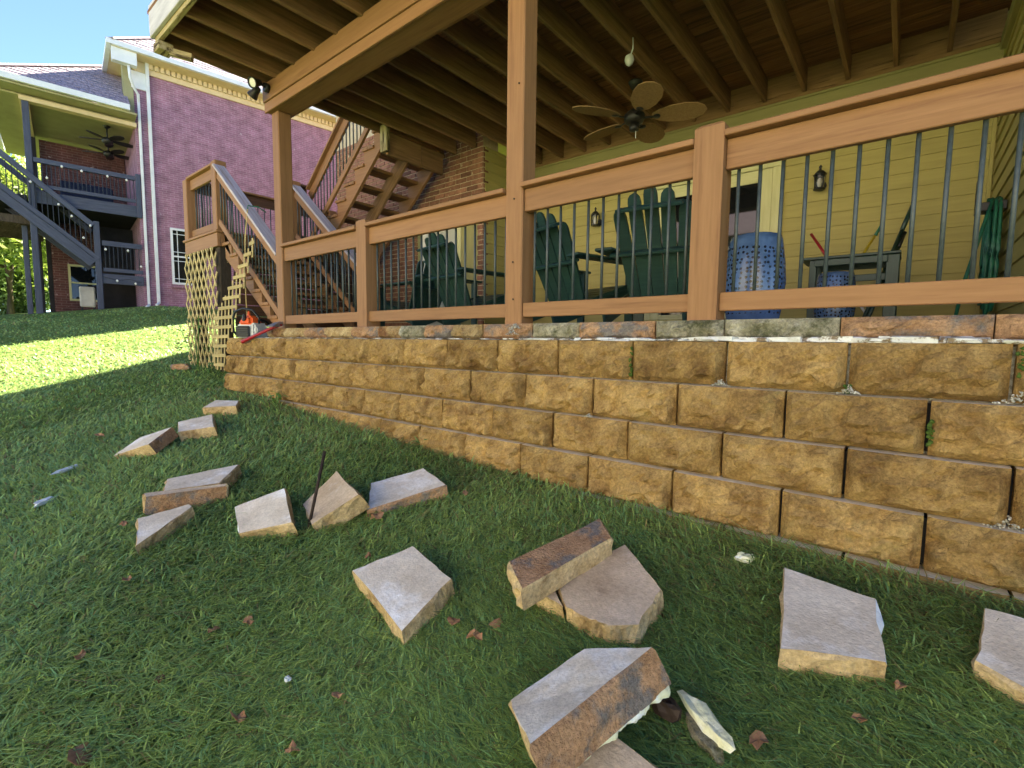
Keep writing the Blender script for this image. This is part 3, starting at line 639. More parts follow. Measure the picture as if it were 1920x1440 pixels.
def flight(x0, z0, x1, z1, ya, yb, nst, railsides, mstr='wood', rail_mat='wood_sheen', under='wood_old', open_=True):
    """straight flight in X from (x0,z0) to (x1,z1)"""
    sx = 1 if x1 > x0 else -1; run, rise = (x1 - x0) / nst, (z1 - z0) / nst
    for yy, m in ((ya, mstr), (yb - .045, mstr)):
        d = Vector((x1 - x0, 0, z1 - z0)).normalized(); nrm = Vector((-d.z, 0, d.x)); nrm = nrm if nrm.z > 0 else -nrm
        pts = []
        for k in range(nst + 1):
            X, Z = x0 + run * k, z0 + rise * k
            if rise < 0: pts += [(X, Z - .012), (X, Z + rise - .04)] if k < nst else [(X, Z - .04)]
            elif k < nst: pts += [(X, Z - .04), (X + run, Z - .04)]
        lo0, lo1 = (x0 + .02, z0 - .36), (x1, z1 - .36)
        if rise < 0: lo1 = (x1 - .1, max(z1 - .1, lo1[1])); 
        poly = pts + [lo1, lo0]
        n = len(poly); v = [(X, yy, Z) for X, Z in poly] + [(X, yy + .042, Z) for X, Z in poly]
        f = [tuple(range(n)), tuple(range(n, 2 * n))[::-1]] + [(k, (k + 1) % n, n + (k + 1) % n, n + k) for k in range(n)]
        o = mesh('stringer', v, f, M[m], stair)
        bm = bmesh.new(); bm.from_mesh(o.data); bmesh.ops.recalc_face_normals(bm, faces=bm.faces); bm.to_mesh(o.data); bm.free()
    for ym in ((ya + yb) / 2,):
        beam('centre_stringer', (x0 + .05, ym, z0 - .25), (x1 - .02, ym, z1 - .25), .04, .20, M[under], stair)
    for k in range(1, nst):
        Z = z0 + rise * k; X0 = x0 + run * k
        a, b = (X0 - run, X0) if rise < 0 else (X0, X0 + run)
        for h in (0, 1):
            u0 = a - .02 + (b - a + .03) * h / 2; u1 = a - .02 + (b - a + .03) * (h + 1) / 2 - .005
            box('tread', u0, u1, ya - .025, yb + .02, Z - .040, Z - .002, M['wood'], stair)
    for yy, mr_, top_cut in railsides:
        q0, q1 = Vector((x0 + .0, yy, z0)), Vector((x1, yy, z1)); q1 = q0.lerp(q1, top_cut)
        U = lambda p, h: (p.x, p.y, p.z + h)
        beam('cap_rail', U(q0, .80), U(q1, .80), .145, .03, M[mr_], stair); beam('top_rail', U(q0, .705), U(q1, .705), .038, .12, M['wood'], stair)
        beam('bottom_rail', U(q0, .10), U(q1, .10), .038, .075, M['wood'], stair)
        n = int((q1.x - q0.x) / .082)
        for k in range(n):
            p = q0.lerp(q1, (k + .5) / n); rod('baluster', U(p, .12), U(p, .72), .0085, M['metal_bal'], stair)
flight(-6.99, LZ, -5.36, .115, LY0 + .075, 3.60, 8, [(2.585, 'wood_sheen', 1.0), (3.60, 'wood_sheen', 1.0)])
box('newel_post', -5.36, -5.22, 3.55, 3.69, .113, 1.02, M['wood'], stair, bev=.008)
flight(-6.99, LZ, -5.235, 2.86, 3.86, 4.80, 8, [(3.825, 'wood', 1.0)], rail_mat='wood')
# boards that close the space under the landing
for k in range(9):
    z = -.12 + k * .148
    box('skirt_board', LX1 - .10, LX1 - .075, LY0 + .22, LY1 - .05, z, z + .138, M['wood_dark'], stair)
# ================================================================== LATTICE PANELS
lat = root('lattice_panel', (-7.7, 2.53, -.3), 'diagonal timber lattice panel fixed under the stair landing', 'lattice')
def clip_seg(p, d, x0, x1, z0, z1):
    t0, t1 = -9, 9
    for c, dd, lo, hi in ((p[0], d[0], x0, x1), (p[1], d[1], z0, z1)):
        if abs(dd) < 1e-6: continue
        a, b = (lo - c) / dd, (hi - c) / dd
        t0, t1 = max(t0, min(a, b)), min(t1, max(a, b))
    return (t0, t1) if t1 - t0 > .06 else None
for sgn, yy in ((1, 2.545), (-1, 2.533)):
    d = np.array([.52, sgn * .854])
    for k in range(-18, 20):
        p = np.array([-7.66 + k * .155, .4]); c = clip_seg(p, d, -8.20, -7.06, -.40, 1.20)
        if not c: continue
        a, b = p + d * c[0], p + d * c[1]
        beam('slat', (a[0], yy, a[1]), (b[0], yy, b[1]), .034, .010, M['lattice'], lat, bev=.001, up=(0, 1, 0))
lat2 = root('loose_lattice', (-6.7, 2.45, -.3), 'broken square-grid lattice sheet leaning against the stair beside the wall end', 'lattice')
def lp(x, y): p = onY(x, y, 2.42); return p[0], p[2]
(ax, az), (bx, bz), (cx, cz), (dx_, dz_), (ex, ez) = lp(459, 452), lp(469, 442), lp(437, 640), lp(423, 690), lp(395, 605)
fx, fz = lp(404, 684)
def left_at(z): return np.interp(z, [fz, ez, az], [fx, ex, ax])
def right_at(z): return np.interp(z, [dz_, cz, bz], [dx_, dx_ + .10, bx])
LEAN = lambda z: 2.40 + .10 * (z + .4) / 1.9
z = dz_ + .03
while z < bz - .02:
    l, r = left_at(z), right_at(z)
    if r - l > .03: beam('slat', (l, LEAN(z), z), (r, LEAN(z), z + .01), .009, .040, M['lattice'], lat2, bev=.001, up=(0, 0, 1))
    z += .118
x = ex - .02
while x < bx:
    zz = np.linspace(dz_, bz, 90); okz = [q for q in zz if left_at(q) - .01 <= x <= right_at(q) + .01]
    if len(okz) > 5: beam('slat', (x, LEAN(okz[0]) + .011, okz[0] - .03), (x, LEAN(okz[-1]) + .011, okz[-1]), .008, .030, M['lattice'], lat2, bev=.001, up=(1, 0, 0))
    x += .105

# ================================================================== LOOSE CAPSTONES ON THE LAWN
def loose(name, label, corners, t, mats, cat='block', flip=None, rough=.006, seed=0, hole=None, group='loose capstones on the lawn', tvec=None):
    """corners: (px, py, height of the top corner above the lawn) going round; t = thickness; mats = top, sides..."""
    P = [Vector(ground_hit(x, y, h)) for x, y, h in corners]; n = len(P)
    c = sum(P, Vector()) / n
    nr = Vector()
    for i in range(n): nr += (P[i] - c).cross(P[(i + 1) % n] - c)
    nr.normalize()
    if nr.z < 0: nr = -nr
    dn = Vector(tvec) * t if tvec else -nr * t
    rg = random.Random(seed); K = 5; v = []; f = []; mi = []
    ring = []
    for i in range(n):
        for k in range(K):
            q = P[i].lerp(P[(i + 1) % n], k / K); ring.append((q, i, k))
    N = len(ring)
    for lev, (s, ins) in enumerate(((0, .006), (.10, 0), (.5, 0), (.92, 0), (1, .006))):
        for (q, i, k) in ring:
            p = q + dn * s; out = (p - c - dn * s); out = out - nr * out.dot(nr); out.normalize()
            j = rough if (k and 0 < lev < 4) else rough * .4
            v.append(p - out * ins + Vector((rg.gauss(0, j * .5), rg.gauss(0, j * .5), rg.gauss(0, j * .3))) + out * rg.gauss(0, j * .7))
    for lev in range(4):
        for a in range(N):
            b = (a + 1) % N; f.append((lev * N + a, lev * N + b, (lev + 1) * N + b, (lev + 1) * N + a))
            s_ = mats[1 + ring[a][1]] if len(mats) == n + 1 else mats[1]
            mi.append(s_)
    f.append(tuple(range(N))); mi.append(mats[0]); f.append(tuple(range(4 * N, 5 * N))[::-1]); mi.append(mats[-1])
    ml = list(dict.fromkeys(mi)); lo = min(p.z for p in v); org = Vector((c.x, c.y, lo))
    o = mesh(name, [p - org for p in v], f, None, None, T(org), mats=[M[q] for q in ml], midx=[ml.index(q) for q in mi])
    bm = bmesh.new(); bm.from_mesh(o.data); bmesh.ops.recalc_face_normals(bm, faces=bm.faces); bm.to_mesh(o.data); bm.free()
    tag(o, label, cat, group); o['size_check'] = [round((P[i] - P[(i + 1) % n]).length, 3) for i in range(n)]
    return o
SD = 'dusty_side'
loose('capstone', 'small pale capstone lying nearest the far end of the wall', [(379, 764, .09), (404, 750, .09), (449, 751, .09), (442, 761, .09)], .09, ['dusty', SD], seed=1)
loose('capstone', 'squarish pale capstone touching the tip of the sloping brown one', [(333, 791, .10), (398, 776, .12), (402, 800, .10), (333, 810, .09)], .10, ['dusty', SD], seed=2)
loose('capstone', 'tilted capstone with a dark red rock face at its right end', [(210, 856, .015), (262, 820, .06), (323, 800, .14), (279, 833, .12)], .09, ['dusty', SD, SD, 'cap_red', SD], seed=3)
loose('capstone', 'flat pink-grey capstone behind the long brown-faced one', [(312, 898, .07), (449, 870, .09), (412, 906, .09), (306, 921, .07)], .085, ['dusty', SD], seed=4)
loose('capstone', 'long narrow capstone showing its brown rock face over a triangular slab', [(268, 925, .13), (428, 906, .09), (424, 911, .085), (272, 932, .125)], .10, ['dusty_warm', 'cap_red', SD, 'cap_red', SD], seed=5, tvec=(.05, -.06, -1))
loose('capstone', 'triangular pale slab in front of the brown-faced capstone', [(257, 972, .07), (356, 944, .08), (362, 950, .075), (254, 1024, .06)], .075, ['dusty', SD], seed=6)
loose('capstone', 'pale capstone with a white left rim, left of the upright rod', [(439, 950, .04), (534, 914, .11), (548, 980, .09), (446, 1002, .04)], .08, ['dusty', 'white_edge', SD, SD, SD][:1] + [SD, SD, SD, 'white_edge'], seed=7)
loose('capstone', 'warm brown tilted capstone directly behind the upright rod', [(566, 946, .03), (631, 883, .16), (674, 927, .17), (584, 985, .06)], .10, ['dusty_warm', SD], seed=8)
loose('capstone', 'pale long capstone right of the rod, near the wall foot', [(695, 906, .07), (795, 877, .09), (837, 909, .09), (687, 957, .06)], .085, ['dusty', SD, SD, 'cap_red', SD], seed=9)
loose('capstone', 'large pale four-sided capstone alone in the middle of the lawn', [(659, 1069, .085), (775, 1023, .10), (848, 1085, .10), (753, 1185, .085)], .10, ['dusty', SD], seed=10)
loose('capstone', 'small corner broken off the cracked capstone, under the narrow bar', [(1001, 1108, .085), (1034, 1085, .09), (1055, 1137, .085)], .095, ['dusty_warm', SD], seed=17)
loose('capstone', 'cracked capstone with a chalky corner under the narrow rock-faced bar', [(1039, 1083, .09), (1172, 1020, .10), (1243, 1105, .10), (1198, 1172, .09), (1142, 1175, .09), (1108, 1163, .09), (1060, 1139, .085)], .095, ['dusty_warm', SD], seed=12)
loose('capstone', 'narrow bar of capstone, rust and grey rock face up, propped on another', [(952, 1054, .20), (1125, 971, .17), (1148, 1008, .17), (977, 1106, .20)], .085, ['cap_red', 'cap_grey', SD, SD, SD], seed=11)
loose('capstone', 'large tilted capstone with a rusty rock face and foam under its edge', [(952, 1314, .12), (1098, 1213, .16), (1226, 1213, .22), (990, 1400, .23)], .10, ['dusty', SD, SD, 'cap_red', SD], seed=13, tvec=(.52, .10, -.85))
loose('capstone', 'buff slab sticking out under the foamy tilted capstone at the bottom edge', [(1030, 1420, .09), (1156, 1379, .09), (1290, 1478, .08), (1120, 1560, .08)], .085, ['dusty_warm', SD], seed=14)
loose('capstone', 'pale four-sided capstone with a chalky right edge, below the right of the wall', [(1469, 1062, .09), (1643, 1122, .09), (1664, 1243, .09), (1461, 1217, .09)], .10, ['dusty', SD, 'white_edge', SD, SD], seed=15)
loose('capstone', 'pale capstone cut off by the right edge of the picture', [(1846, 1138, .09), (2010, 1180, .09), (2040, 1360, .08), (1827, 1238, .08)], .10, ['dusty', SD], seed=16)
def chip(name, label, cat, px, py, L, wd, h, mat, rot=0, seed=0, lift=0, group=None, tilt=0):
    p = ground_hit(px, py, h * .5 + lift); rg = random.Random(seed); bm = bmesh.new(); bmesh.ops.create_icosphere(bm, subdivisions=2, radius=1)
    for v in bm.verts:
        k = 1 + rg.uniform(-.32, .32); v.co = Vector((v.co.x * L / 2 * k, v.co.y * wd / 2 * k, max(-.6, min(.6, v.co.z)) * h * .8 * k))
    me = bpy.data.meshes.new(name); bm.to_mesh(me); bm.free(); me.materials.append(M[mat])
    o = link(bpy.data.objects.new(name, me), None, T(p) @ Rz(rot) @ Matrix.Rotation(tilt, 4, 'Y')); return tag(o, label, cat, group)
chip('foam_piece', 'pale yellow foam strip on the grass beside the tilted capstone', 'foam', 1322, 1350, .185, .05, .03, 'foam', rot=-.62, seed=3, lift=.05)
chip('stone_chip', 'grey stone chip lying below the yellow foam strip', 'stone', 1318, 1380, .14, .05, .04, 'cap_grey', rot=-.75, seed=4, lift=.015)
chip('stone_chip', 'dark stone chip peeking from under the foam edge', 'stone', 1248, 1325, .08, .05, .04, 'rust', rot=-.3, seed=5, lift=.05)
chip('stone_chip', 'brown stone half sunk in grass near the wall end', 'stone', 340, 688, .36, .14, .08, 'cap_red', rot=.3, seed=6)
chip('foam_piece', 'long white foam sliver on the lawn at the far left', 'foam', 133, 878, .30, .055, .03, 'white_edge', rot=-.75, seed=7, lift=.01)
chip('foam_piece', 'short white foam sliver at the far left below the long one', 'foam', 87, 940, .18, .05, .03, 'white_edge', rot=-.7, seed=8, lift=.01)
chip('foam_piece', 'small yellowish foam crumb near the foot of the wall', 'foam', 1396, 1046, .07, .04, .03, 'foam', rot=.3, seed=9, lift=.02)
chip('foam_piece', 'tiny white foam crumb in the open grass at lower left', 'foam', 539, 1273, .022, .018, .015, 'white_edge', rot=.3, seed=10, lift=.035)
# foam squeezed out under the tilted capstone
def foamedge(bm):
    a, b = Vector(ground_hit(1253, 1286, .13)), Vector(ground_hit(1040, 1452, .13)); n = 46; rows = []
    for k in range(n + 1):
        p = a.lerp(b, k / n); q = .55 + .25 * math.sin(k * .55) + .14 * math.sin(k * 1.31) + random.uniform(-.06, .06); d = Vector((.003 + .012 * q, -.006 * q, -.004 - .010 * q))
        o = Vector((random.gauss(0, .0012), random.gauss(0, .0012), random.gauss(0, .0015)))
        rows.append([bm.verts.new(p + Vector((-.02, .02, .004)) + o), bm.verts.new(p + d * .5 + o + Vector((0, 0, .010))), bm.verts.new(p + d + o), bm.verts.new(p + d * .4 + o - Vector((0, 0, .012)))])
    for r, s in zip(rows, rows[1:]):
        for i in range(4): bm.faces.new((r[i], r[(i + 1) % 4], s[(i + 1) % 4], s[i]))
    bmesh.ops.recalc_face_normals(bm, faces=bm.faces)
    for q_ in bm.faces: q_.smooth = True
tag(join('foam_strip', foamedge, M['foam']), 'ragged cream foam strip stuck along the lower edge of the tilted capstone', 'foam')
# dry leaves
leafspots = [(890, 1195, .05), (852, 1168, .045), (930, 1170, .045), (708, 970, .06), (872, 926, .04), (632, 1306, .035), (446, 1348, .045), (465, 1165, .04), (152, 1230, .035), (300, 1275, .03), (1608, 1350, .035), (1422, 1392, .05), (1688, 1288, .035), (233, 984, .05), (238, 1090, .05), (400, 1182, .035), (150, 1418, .075), (545, 1408, .04), (690, 1043, .03), (187, 818, .06)]
words = ['large curled tan leaf in the open grass between the big capstone and the bar', 'dry leaf just right of the big lone capstone', 'faded pinkish leaf left of the cracked capstone', 'curled brown leaf against the capstone right of the rod', 'small brown leaf in grass near the wall, right of the long pale capstone',
 'small orange leaf in the lower middle grass', 'pinkish leaf near the bottom left centre', 'grey leaf scrap in grass left of the big capstone', 'dark maroon leaf at the lower left', 'dark leaf scrap in the lower left grass', 'narrow rust leaf near the bottom right', 'long brown leaf below the grey stone chip', 'small rust leaf under the chalky edged capstone', 'pinkish leaf beside the triangular slab', 'tan twiggy leaf in the mid left grass', 'tan leaf between the lower left scraps', 'wide brown leaf at the bottom left edge', 'small tan leaf at the bottom edge, left of centre', 'small tan leaf just above the big capstone', 'pale leaf on the far left grass above the foam sliver']
for i, ((x, y, s), wd) in enumerate(zip(leafspots, words)):
    p = ground_hit(x, y, .04); rg = random.Random(i + 50); n = 9
    v = [(0, 0, .15 * s)]; 
    for k in range(n):
        a = 2 * math.pi * k / n; r = s * (.52 if k % 2 else .45) * rg.uniform(.7, 1.15); v.append((r * 1.35 * math.cos(a), r * .8 * math.sin(a), s * rg.uniform(-.10, .45)))
    v += [(a, b, c - .0015) for a, b, c in v]
    f = [(0, 1 + k, 1 + (k + 1) % n) for k in range(n)] + [(n + 1, n + 2 + (k + 1) % n, n + 2 + k) for k in range(n)] + [(1 + k, n + 2 + k, n + 2 + (k + 1) % n, 1 + (k + 1) % n) for k in range(n)]
    tag(mesh('dry_leaf', v, f, M['leafdry'], None, T(p) @ Rz(rg.uniform(0, 6))), wd, 'leaf', 'dry leaves on the lawn')
# upright iron rod
pb, pt = Vector(ground_hit(577, 998, 0)), None
r_ = ray(609, 846); k_ = np.linalg.norm(pb) * 1.0; dd = math.hypot(pb.x, pb.y); pt = Vector(r_ * ((dd + .04) / math.hypot(r_[0], r_[1])))
tag(rod('iron_rod', pb - (pt - pb) * .25, pt, .008, M['rust'], n=10), 'dark iron rod stuck upright in the lawn between capstones', 'rod')

# ================================================================== THINGS ON THE LEDGE
cs = root('chainsaw', (-5.93, 2.46, .018), 'orange and grey chainsaw standing on the left end of the wall', 'chainsaw', rotz=math.radians(22))
CF = T((-5.93, 2.46, .018)) @ Rz(math.radians(22))
def cbox(name, mat, pr, bevel, world=CF):
    x0, x1, y0, y1, z0, z1, tp = pr
    v = [(x0, y0, z0), (x1, y0, z0), (x1, y1, z0), (x0, y1, z0)] + [((x0 + x1) / 2 + (a - (x0 + x1) / 2) * tp, (y0 + y1) / 2 + (b - (y0 + y1) / 2) * tp, z1) for a, b in ((x0, y0), (x1, y0), (x1, y1), (x0, y1))]
    bm = bmesh.new(); q = [bm.verts.new(p) for p in v]
    for g in ((3, 2, 1, 0), (4, 5, 6, 7), (0, 1, 5, 4), (1, 2, 6, 5), (2, 3, 7, 6), (3, 0, 4, 7)): bm.faces.new([q[i] for i in g])
    bmesh.ops.bevel(bm, geom=bm.edges[:], offset=bevel, segments=3, affect='EDGES'); me = bpy.data.meshes.new(name); bm.to_mesh(me); bm.free(); me.materials.append(M[mat])
    return link(bpy.data.objects.new(name, me), cs, world)
cbox('engine_body', 'grey_plastic', (-.15, .13, -.06, .16, .0, .17, .9), .02)
cv = cbox('starter_cover', 'black', (-.12, .07, -.085, -.055, .005, .135, .95), .01)
for k in range(5): beam('fin', (-.105, -.088, .03 + k * .022), (.055, -.088, .03 + k * .022), .008, .010, M['nb_dark'], cv, frame=CF)
cbox('top_cover', 'orange', (-.13, .09, -.07, .14, .14, .255, .62), .03)
cbox('oil_cap', 'grey_plastic', (.09, .15, -.05, .03, .06, .12, .85), .012)
cbox('vent', 'black', (-.05, .0, -.075, -.02, .19, .27, .7), .01)
tube('front_handle', [CF @ Vector(p) for p in [(-.17, -.02, .03), (-.205, -.03, .07), (-.205, -.03, .24), (-.17, -.03, .30), (-.06, -.03, .335), (.08, -.03, .315), (.17, -.03, .23), (.17, -.03, .16)]], .013, M['black'], cs)
tube('rear_handle', [CF @ Vector(p) for p in [(-.02, .13, .22), (-.0, .24, .20), (.0, .34, .14), (.0, .36, .06), (.0, .24, .03), (.0, .13, .03)]], .017, M['black'], cs)
cbox('spark_cap', 'orange', (-.03, .0, -.01, .03, .25, .31, .6), .008)
axe = root('splitting_axe', (-5.3, 2.33, .03), 'red handled axe lying across the wall ledge beside the corner post', 'axe')
A0, A1 = Vector(onY(454, 641, 2.235)), Vector(onY(520, 610, 2.40))
tube('handle', [A0, A0.lerp(A1, .03), A0.lerp(A1, .5), A1], .017, M['red'], axe, radii=[.020, .022, .016, .017])
hd = (A1 - A0).normalized()
mesh('axe_head', [(-.03, -.022, -.035), (.03, -.022, -.035), (.03, .022, -.035), (-.03, .022, -.035), (-.03, -.022, .035), (.03, -.022, .035), (.03, .022, .035), (-.03, .022, .035), (-.045, -.002, -.14), (.045, -.002, -.14), (.045, .002, -.14), (-.045, .002, -.14)],
     [(4, 5, 6, 7), (0, 1, 5, 4), (2, 3, 7, 6), (1, 2, 6, 5), (3, 0, 4, 7), (0, 8, 9, 1), (1, 9, 10, 2), (2, 10, 11, 3), (3, 11, 8, 0), (8, 11, 10, 9)], M['steel'], axe, T(A1 + hd * .02 + Vector((0, 0, .005))) @ Rz(.4) @ Matrix.Rotation(-1.35, 4, 'X'))
tube('collar', [A1 - hd * .04, A1 + hd * .05], .024, M['red'], axe)

# ================================================================== PATIO THINGS
def chair(loc, rz, label, sc=1.05):
    c = root('adirondack_chair', loc, label, 'chair', 'green adirondack chairs on the patio', rotz=rz)
    Fm = T(loc) @ Rz(rz) @ Matrix.Scale(sc, 4); G = M['green_paint']
    for s in (-1, 1):
        beam('side_rail', (s * .27, .42, .36), (s * .27, -.46, .06), .022, .11, G, c, frame=Fm)
        beam('front_leg', (s * .30, .36, 0), (s * .30, .36, .55), .09, .022, G, c, up=(0, 1, 0), frame=Fm)
        beam('arm', (s * .34, .46, .565), (s * .34, -.34, .565), .135, .022, G, c, bev=.006, frame=Fm)
    beam('front_apron', (-.28, .43, .33), (.28, .43, .33), .02, .10, G, c, frame=Fm)
    for k in range(6):
        y = .40 - k * .098; z = .385 - (.40 - y) * .34
        beam('seat_slat', (-.285, y, z), (.285, y, z), .088, .02, G, c, up=(0, -.34, 1), frame=Fm)
    bdir = Vector((0, -.42, .91)).normalized()
    for y0, zz, hw in ((-.265, .53, .31), (-.40, .80, .225), (-.13, .20, .25)):
        beam('back_brace', (-hw, y0, zz), (hw, y0, zz), .024, .07, G, c, up=(0, .91, .42), frame=Fm)
    hs = [.70, .80, .84, .80, .70]
    for k in range(5):
        o = k - 2; b0 = Vector((o * .086, -.06, .20)); top = b0 + bdir * hs[k] + Vector((o * .030, 0, 0)); w = .045
        # slat with a rounded head
        d = (top - b0).normalized(); side = Vector((1, 0, 0)); side = (side - d * side.dot(d)).normalized(); nr = side.cross(d)
        L = (top - b0).length; pr = [(-w * .92, 0), (w * .92, 0), (w * 1.05, L * .6), (w, L * .9)] + [(w * math.cos(a), L * .9 + w * 1.3 * math.sin(a)) for a in (.5, 1.0, 1.57, 2.1, 2.6)] + [(-w, L * .9), (-w * 1.05, L * .6)]
        n = len(pr); v = [b0 + side * a + d * b + nr * .010 for a, b in pr] + [b0 + side * a + d * b - nr * .010 for a, b in pr]
        f = [tuple(range(n)), tuple(range(n, 2 * n))[::-1]] + [(i, n + i, n + (i + 1) % n, (i + 1) % n) for i in range(n)]
        mesh('back_slat', v, f, G, c, Fm)
    return c
PZ = .113
chair((-1.50, 3.70, PZ), math.radians(6), 'green adirondack chair seen from behind, just left of the stocky railing post')
chair((-2.37, 3.80, PZ), math.radians(-16), 'green adirondack chair seen from behind, right of the tall middle post')
chair((-3.74, 3.78, PZ), math.radians(-8), 'green adirondack chair seen from behind, left of the tall middle post')
tb = root('side_table', (-.42, 5.1, PZ), 'dark green slatted side table by the house wall with tools leaning on it', 'table'); G = M['green_paint']
for k in range(4): box('top_slat', -.77, -.08, 4.92 + k * .105, 5.015 + k * .105, .735, .757, G, tb)
for x0, w_ in ((-.70, .055), (-.17, .085)):
    for y0 in (4.945, 5.255): box('leg', x0, x0 + w_, y0, y0 + .035, PZ, .733, G, tb)
for z0, y0 in ((.675, 4.922), (.54, 5.0), (.675, 5.295)): box('apron', -.66, -.16, y0, y0 + .02, z0, z0 + .055, G, tb)
chair((-5.0, 4.20, PZ), math.radians(88), 'dark green adirondack chair in front of the brick bay facing left')
def stool(x, y, s, label):
    pr = [(.100, -.23), (.118, -.228), (.124, -.20), (.138, -.10), (.146, 0), (.138, .10), (.124, .20), (.116, .226), (.098, .232)]
    o = lathe('garden_stool', [(a * s, b * s) for a, b in pr], M['stool'], None, T((x, y, PZ + .23 * s)), n=36)
    return tag(o, label, 'stool', 'blue pierced stools on the patio')
stool(-.755, 3.28, 1.19, 'tall blue pierced barrel stool right of the stocky railing post')
stool(-.46, 4.55, .98, 'smaller blue pierced stool in front of the chair by the house wall')
def lantern(x, label):
    l = root('wall_lantern', (x, YH - .03, 1.66), label, 'lantern', 'black wall lanterns'); w = T((x, YH - .12, 1.66)); B = M['black']
    rod('back_plate', (x, YH - .028, 1.63), (x, YH - .010, 1.63), .05, B, l, n=14)
    tube('arm', [(x, YH - .03, 1.66), (x, YH - .07, 1.72), (x, YH - .115, 1.725)], .010, B, l)
    lathe('hood', [(.058, .045), (.060, .058), (.030, .092), (.012, .100), (.010, .118), (.016, .130), (.006, .150)], B, l, w, n=8)
    for k in range(4):
        a = math.pi / 4 + k * math.pi / 2; rod('bar', (x + .050 * math.cos(a), YH - .12 + .050 * math.sin(a), 1.575), (x + .056 * math.cos(a), YH - .12 + .056 * math.sin(a), 1.705), .006, B, l)
    lathe('glass', [(.042, -.08), (.048, .044)], M['pane_clear'], l, w, n=8, cap=False)
    lathe('base_ring', [(.046, -.095), (.054, -.09), (.054, -.078), (.030, -.074)], B, l, w, n=8)
    lathe('bulb', [(.006, -.07), (.012, -.055), (.017, -.02), (.012, .01), (.004, .02)], M['bulb'], l, w, n=10)
lantern(-.785, 'black wall lantern right of the french doors'); lantern(-3.345, 'black wall lantern left of the french doors')
# ceiling fan
FX, FY, FZ = -2.26, 4.68, 2.25
fan = root('ceiling_fan', (FX, FY, FZ), 'brown ceiling fan with leaf-shaped wicker blades under the deck', 'ceiling fan')
lathe('canopy', [(.03, .27), (.065, .33), (.07, .345)], M['bronze'], fan, T((FX, FY, FZ)), n=20)
rod('downrod', (FX, FY, FZ + .05), (FX, FY, FZ + .30), .014, M['bronze'], fan)
lathe('motor', [(.05, -.06), (.085, -.045), (.10, -.01), (.10, .03), (.07, .06), (.02, .075)], M['bronze'], fan, T((FX, FY, FZ)), n=24)
lathe('switch_housing', [(.02, -.13), (.045, -.12), (.05, -.065)], M['bronze'], fan, T((FX, FY, FZ)), n=20)
rod('pull_chain', (FX + .02, FY, FZ - .20), (FX + .02, FY, FZ - .12), .003, M['white'], fan)
for k in range(5):
    a = math.radians(21 + 72 * k); Fm = T((FX, FY, FZ + .0)) @ Rz(a) @ Matrix.Rotation(math.radians(-11), 4, 'X')
    pr = [(.17, .035), (.24, .085), (.35, .125), (.48, .135), (.58, .115), (.65, .070), (.68, 0)]
    pr = pr + [(x, -y) for x, y in pr[-2::-1]]; n = len(pr)
    v = [(x, y, .004) for x, y in pr] + [(x, y, -.004) for x, y in pr]
    b = mesh('blade', v, [tuple(range(n))[::-1], tuple(range(n, 2 * n))] + [(i, (i + 1) % n, n + (i + 1) % n, n + i) for i in range(n)], M['fan_wicker'], fan, Fm)
    beam('bracket', (.08, 0, -.008), (.22, 0, -.010), .03, .008, M['bronze'], b, frame=Fm)
    lathe('medallion', [(.004, -.014), (.034, -.011), (.036, -.006)], M['bronze'], b, Fm @ T((.215, 0, -.003)), n=14)
# white shell ornament
p = Vector(onZ(1180, 112, 2.44)); orn = root('hanging_ornament', p, 'small white shell ornament hanging from a deck joist', 'ornament')
lathe('shell', [(.006, -.055), (.030, -.035), (.042, -.005), (.034, .028), (.014, .042)], M['grey_plastic'], orn, T(p), n=12)
tube('hook', [p + Vector((.01, 0, .03)), p + Vector((.03, 0, .08)), p + Vector((.028, 0, .17))], .006, M['white'], orn)
rod('cord', p + Vector((.028, 0, .16)), (p.x + .028, p.y, 2.602), .003, M['white'], orn)
# flood light on the beam end
fl = root('flood_light', (-5.26, 2.40, 2.55), 'twin head flood light at the left end of the deck beam', 'flood light')
lathe('junction_box', [(.045, 0), (.045, .035), (.03, .04)], M['bronze'], fl, T((-5.21, 2.424, 2.545)) @ Matrix.Rotation(math.pi / 2, 4, 'X'), n=14)
for (q, dirv) in (((-5.25, 2.34, 2.53), (-.75, -.25, -.62)), ((-5.19, 2.33, 2.56), (.30, -.85, -.42))):
    d = Vector(dirv).normalized(); m, _ = orient(Vector(q), Vector(q) + d * .1); w = m @ Matrix.Rotation(math.pi / 2, 4, 'Y')
    h = lathe('lamp_head', [(.018, -.06), (.030, -.05), (.036, .0), (.052, .05), (.052, .056), (.044, .056), (.040, .045)], M['bronze'], fl, w, n=18, cap=False)
    lathe('lens', [(.001, .050), (.03, .048), (.0445, .042)], M['bulb'], h, w, n=18, cap=False)
    tube('arm', [(-5.21, 2.385, 2.545), Vector(q) - d * .055], .012, M['bronze'], fl)
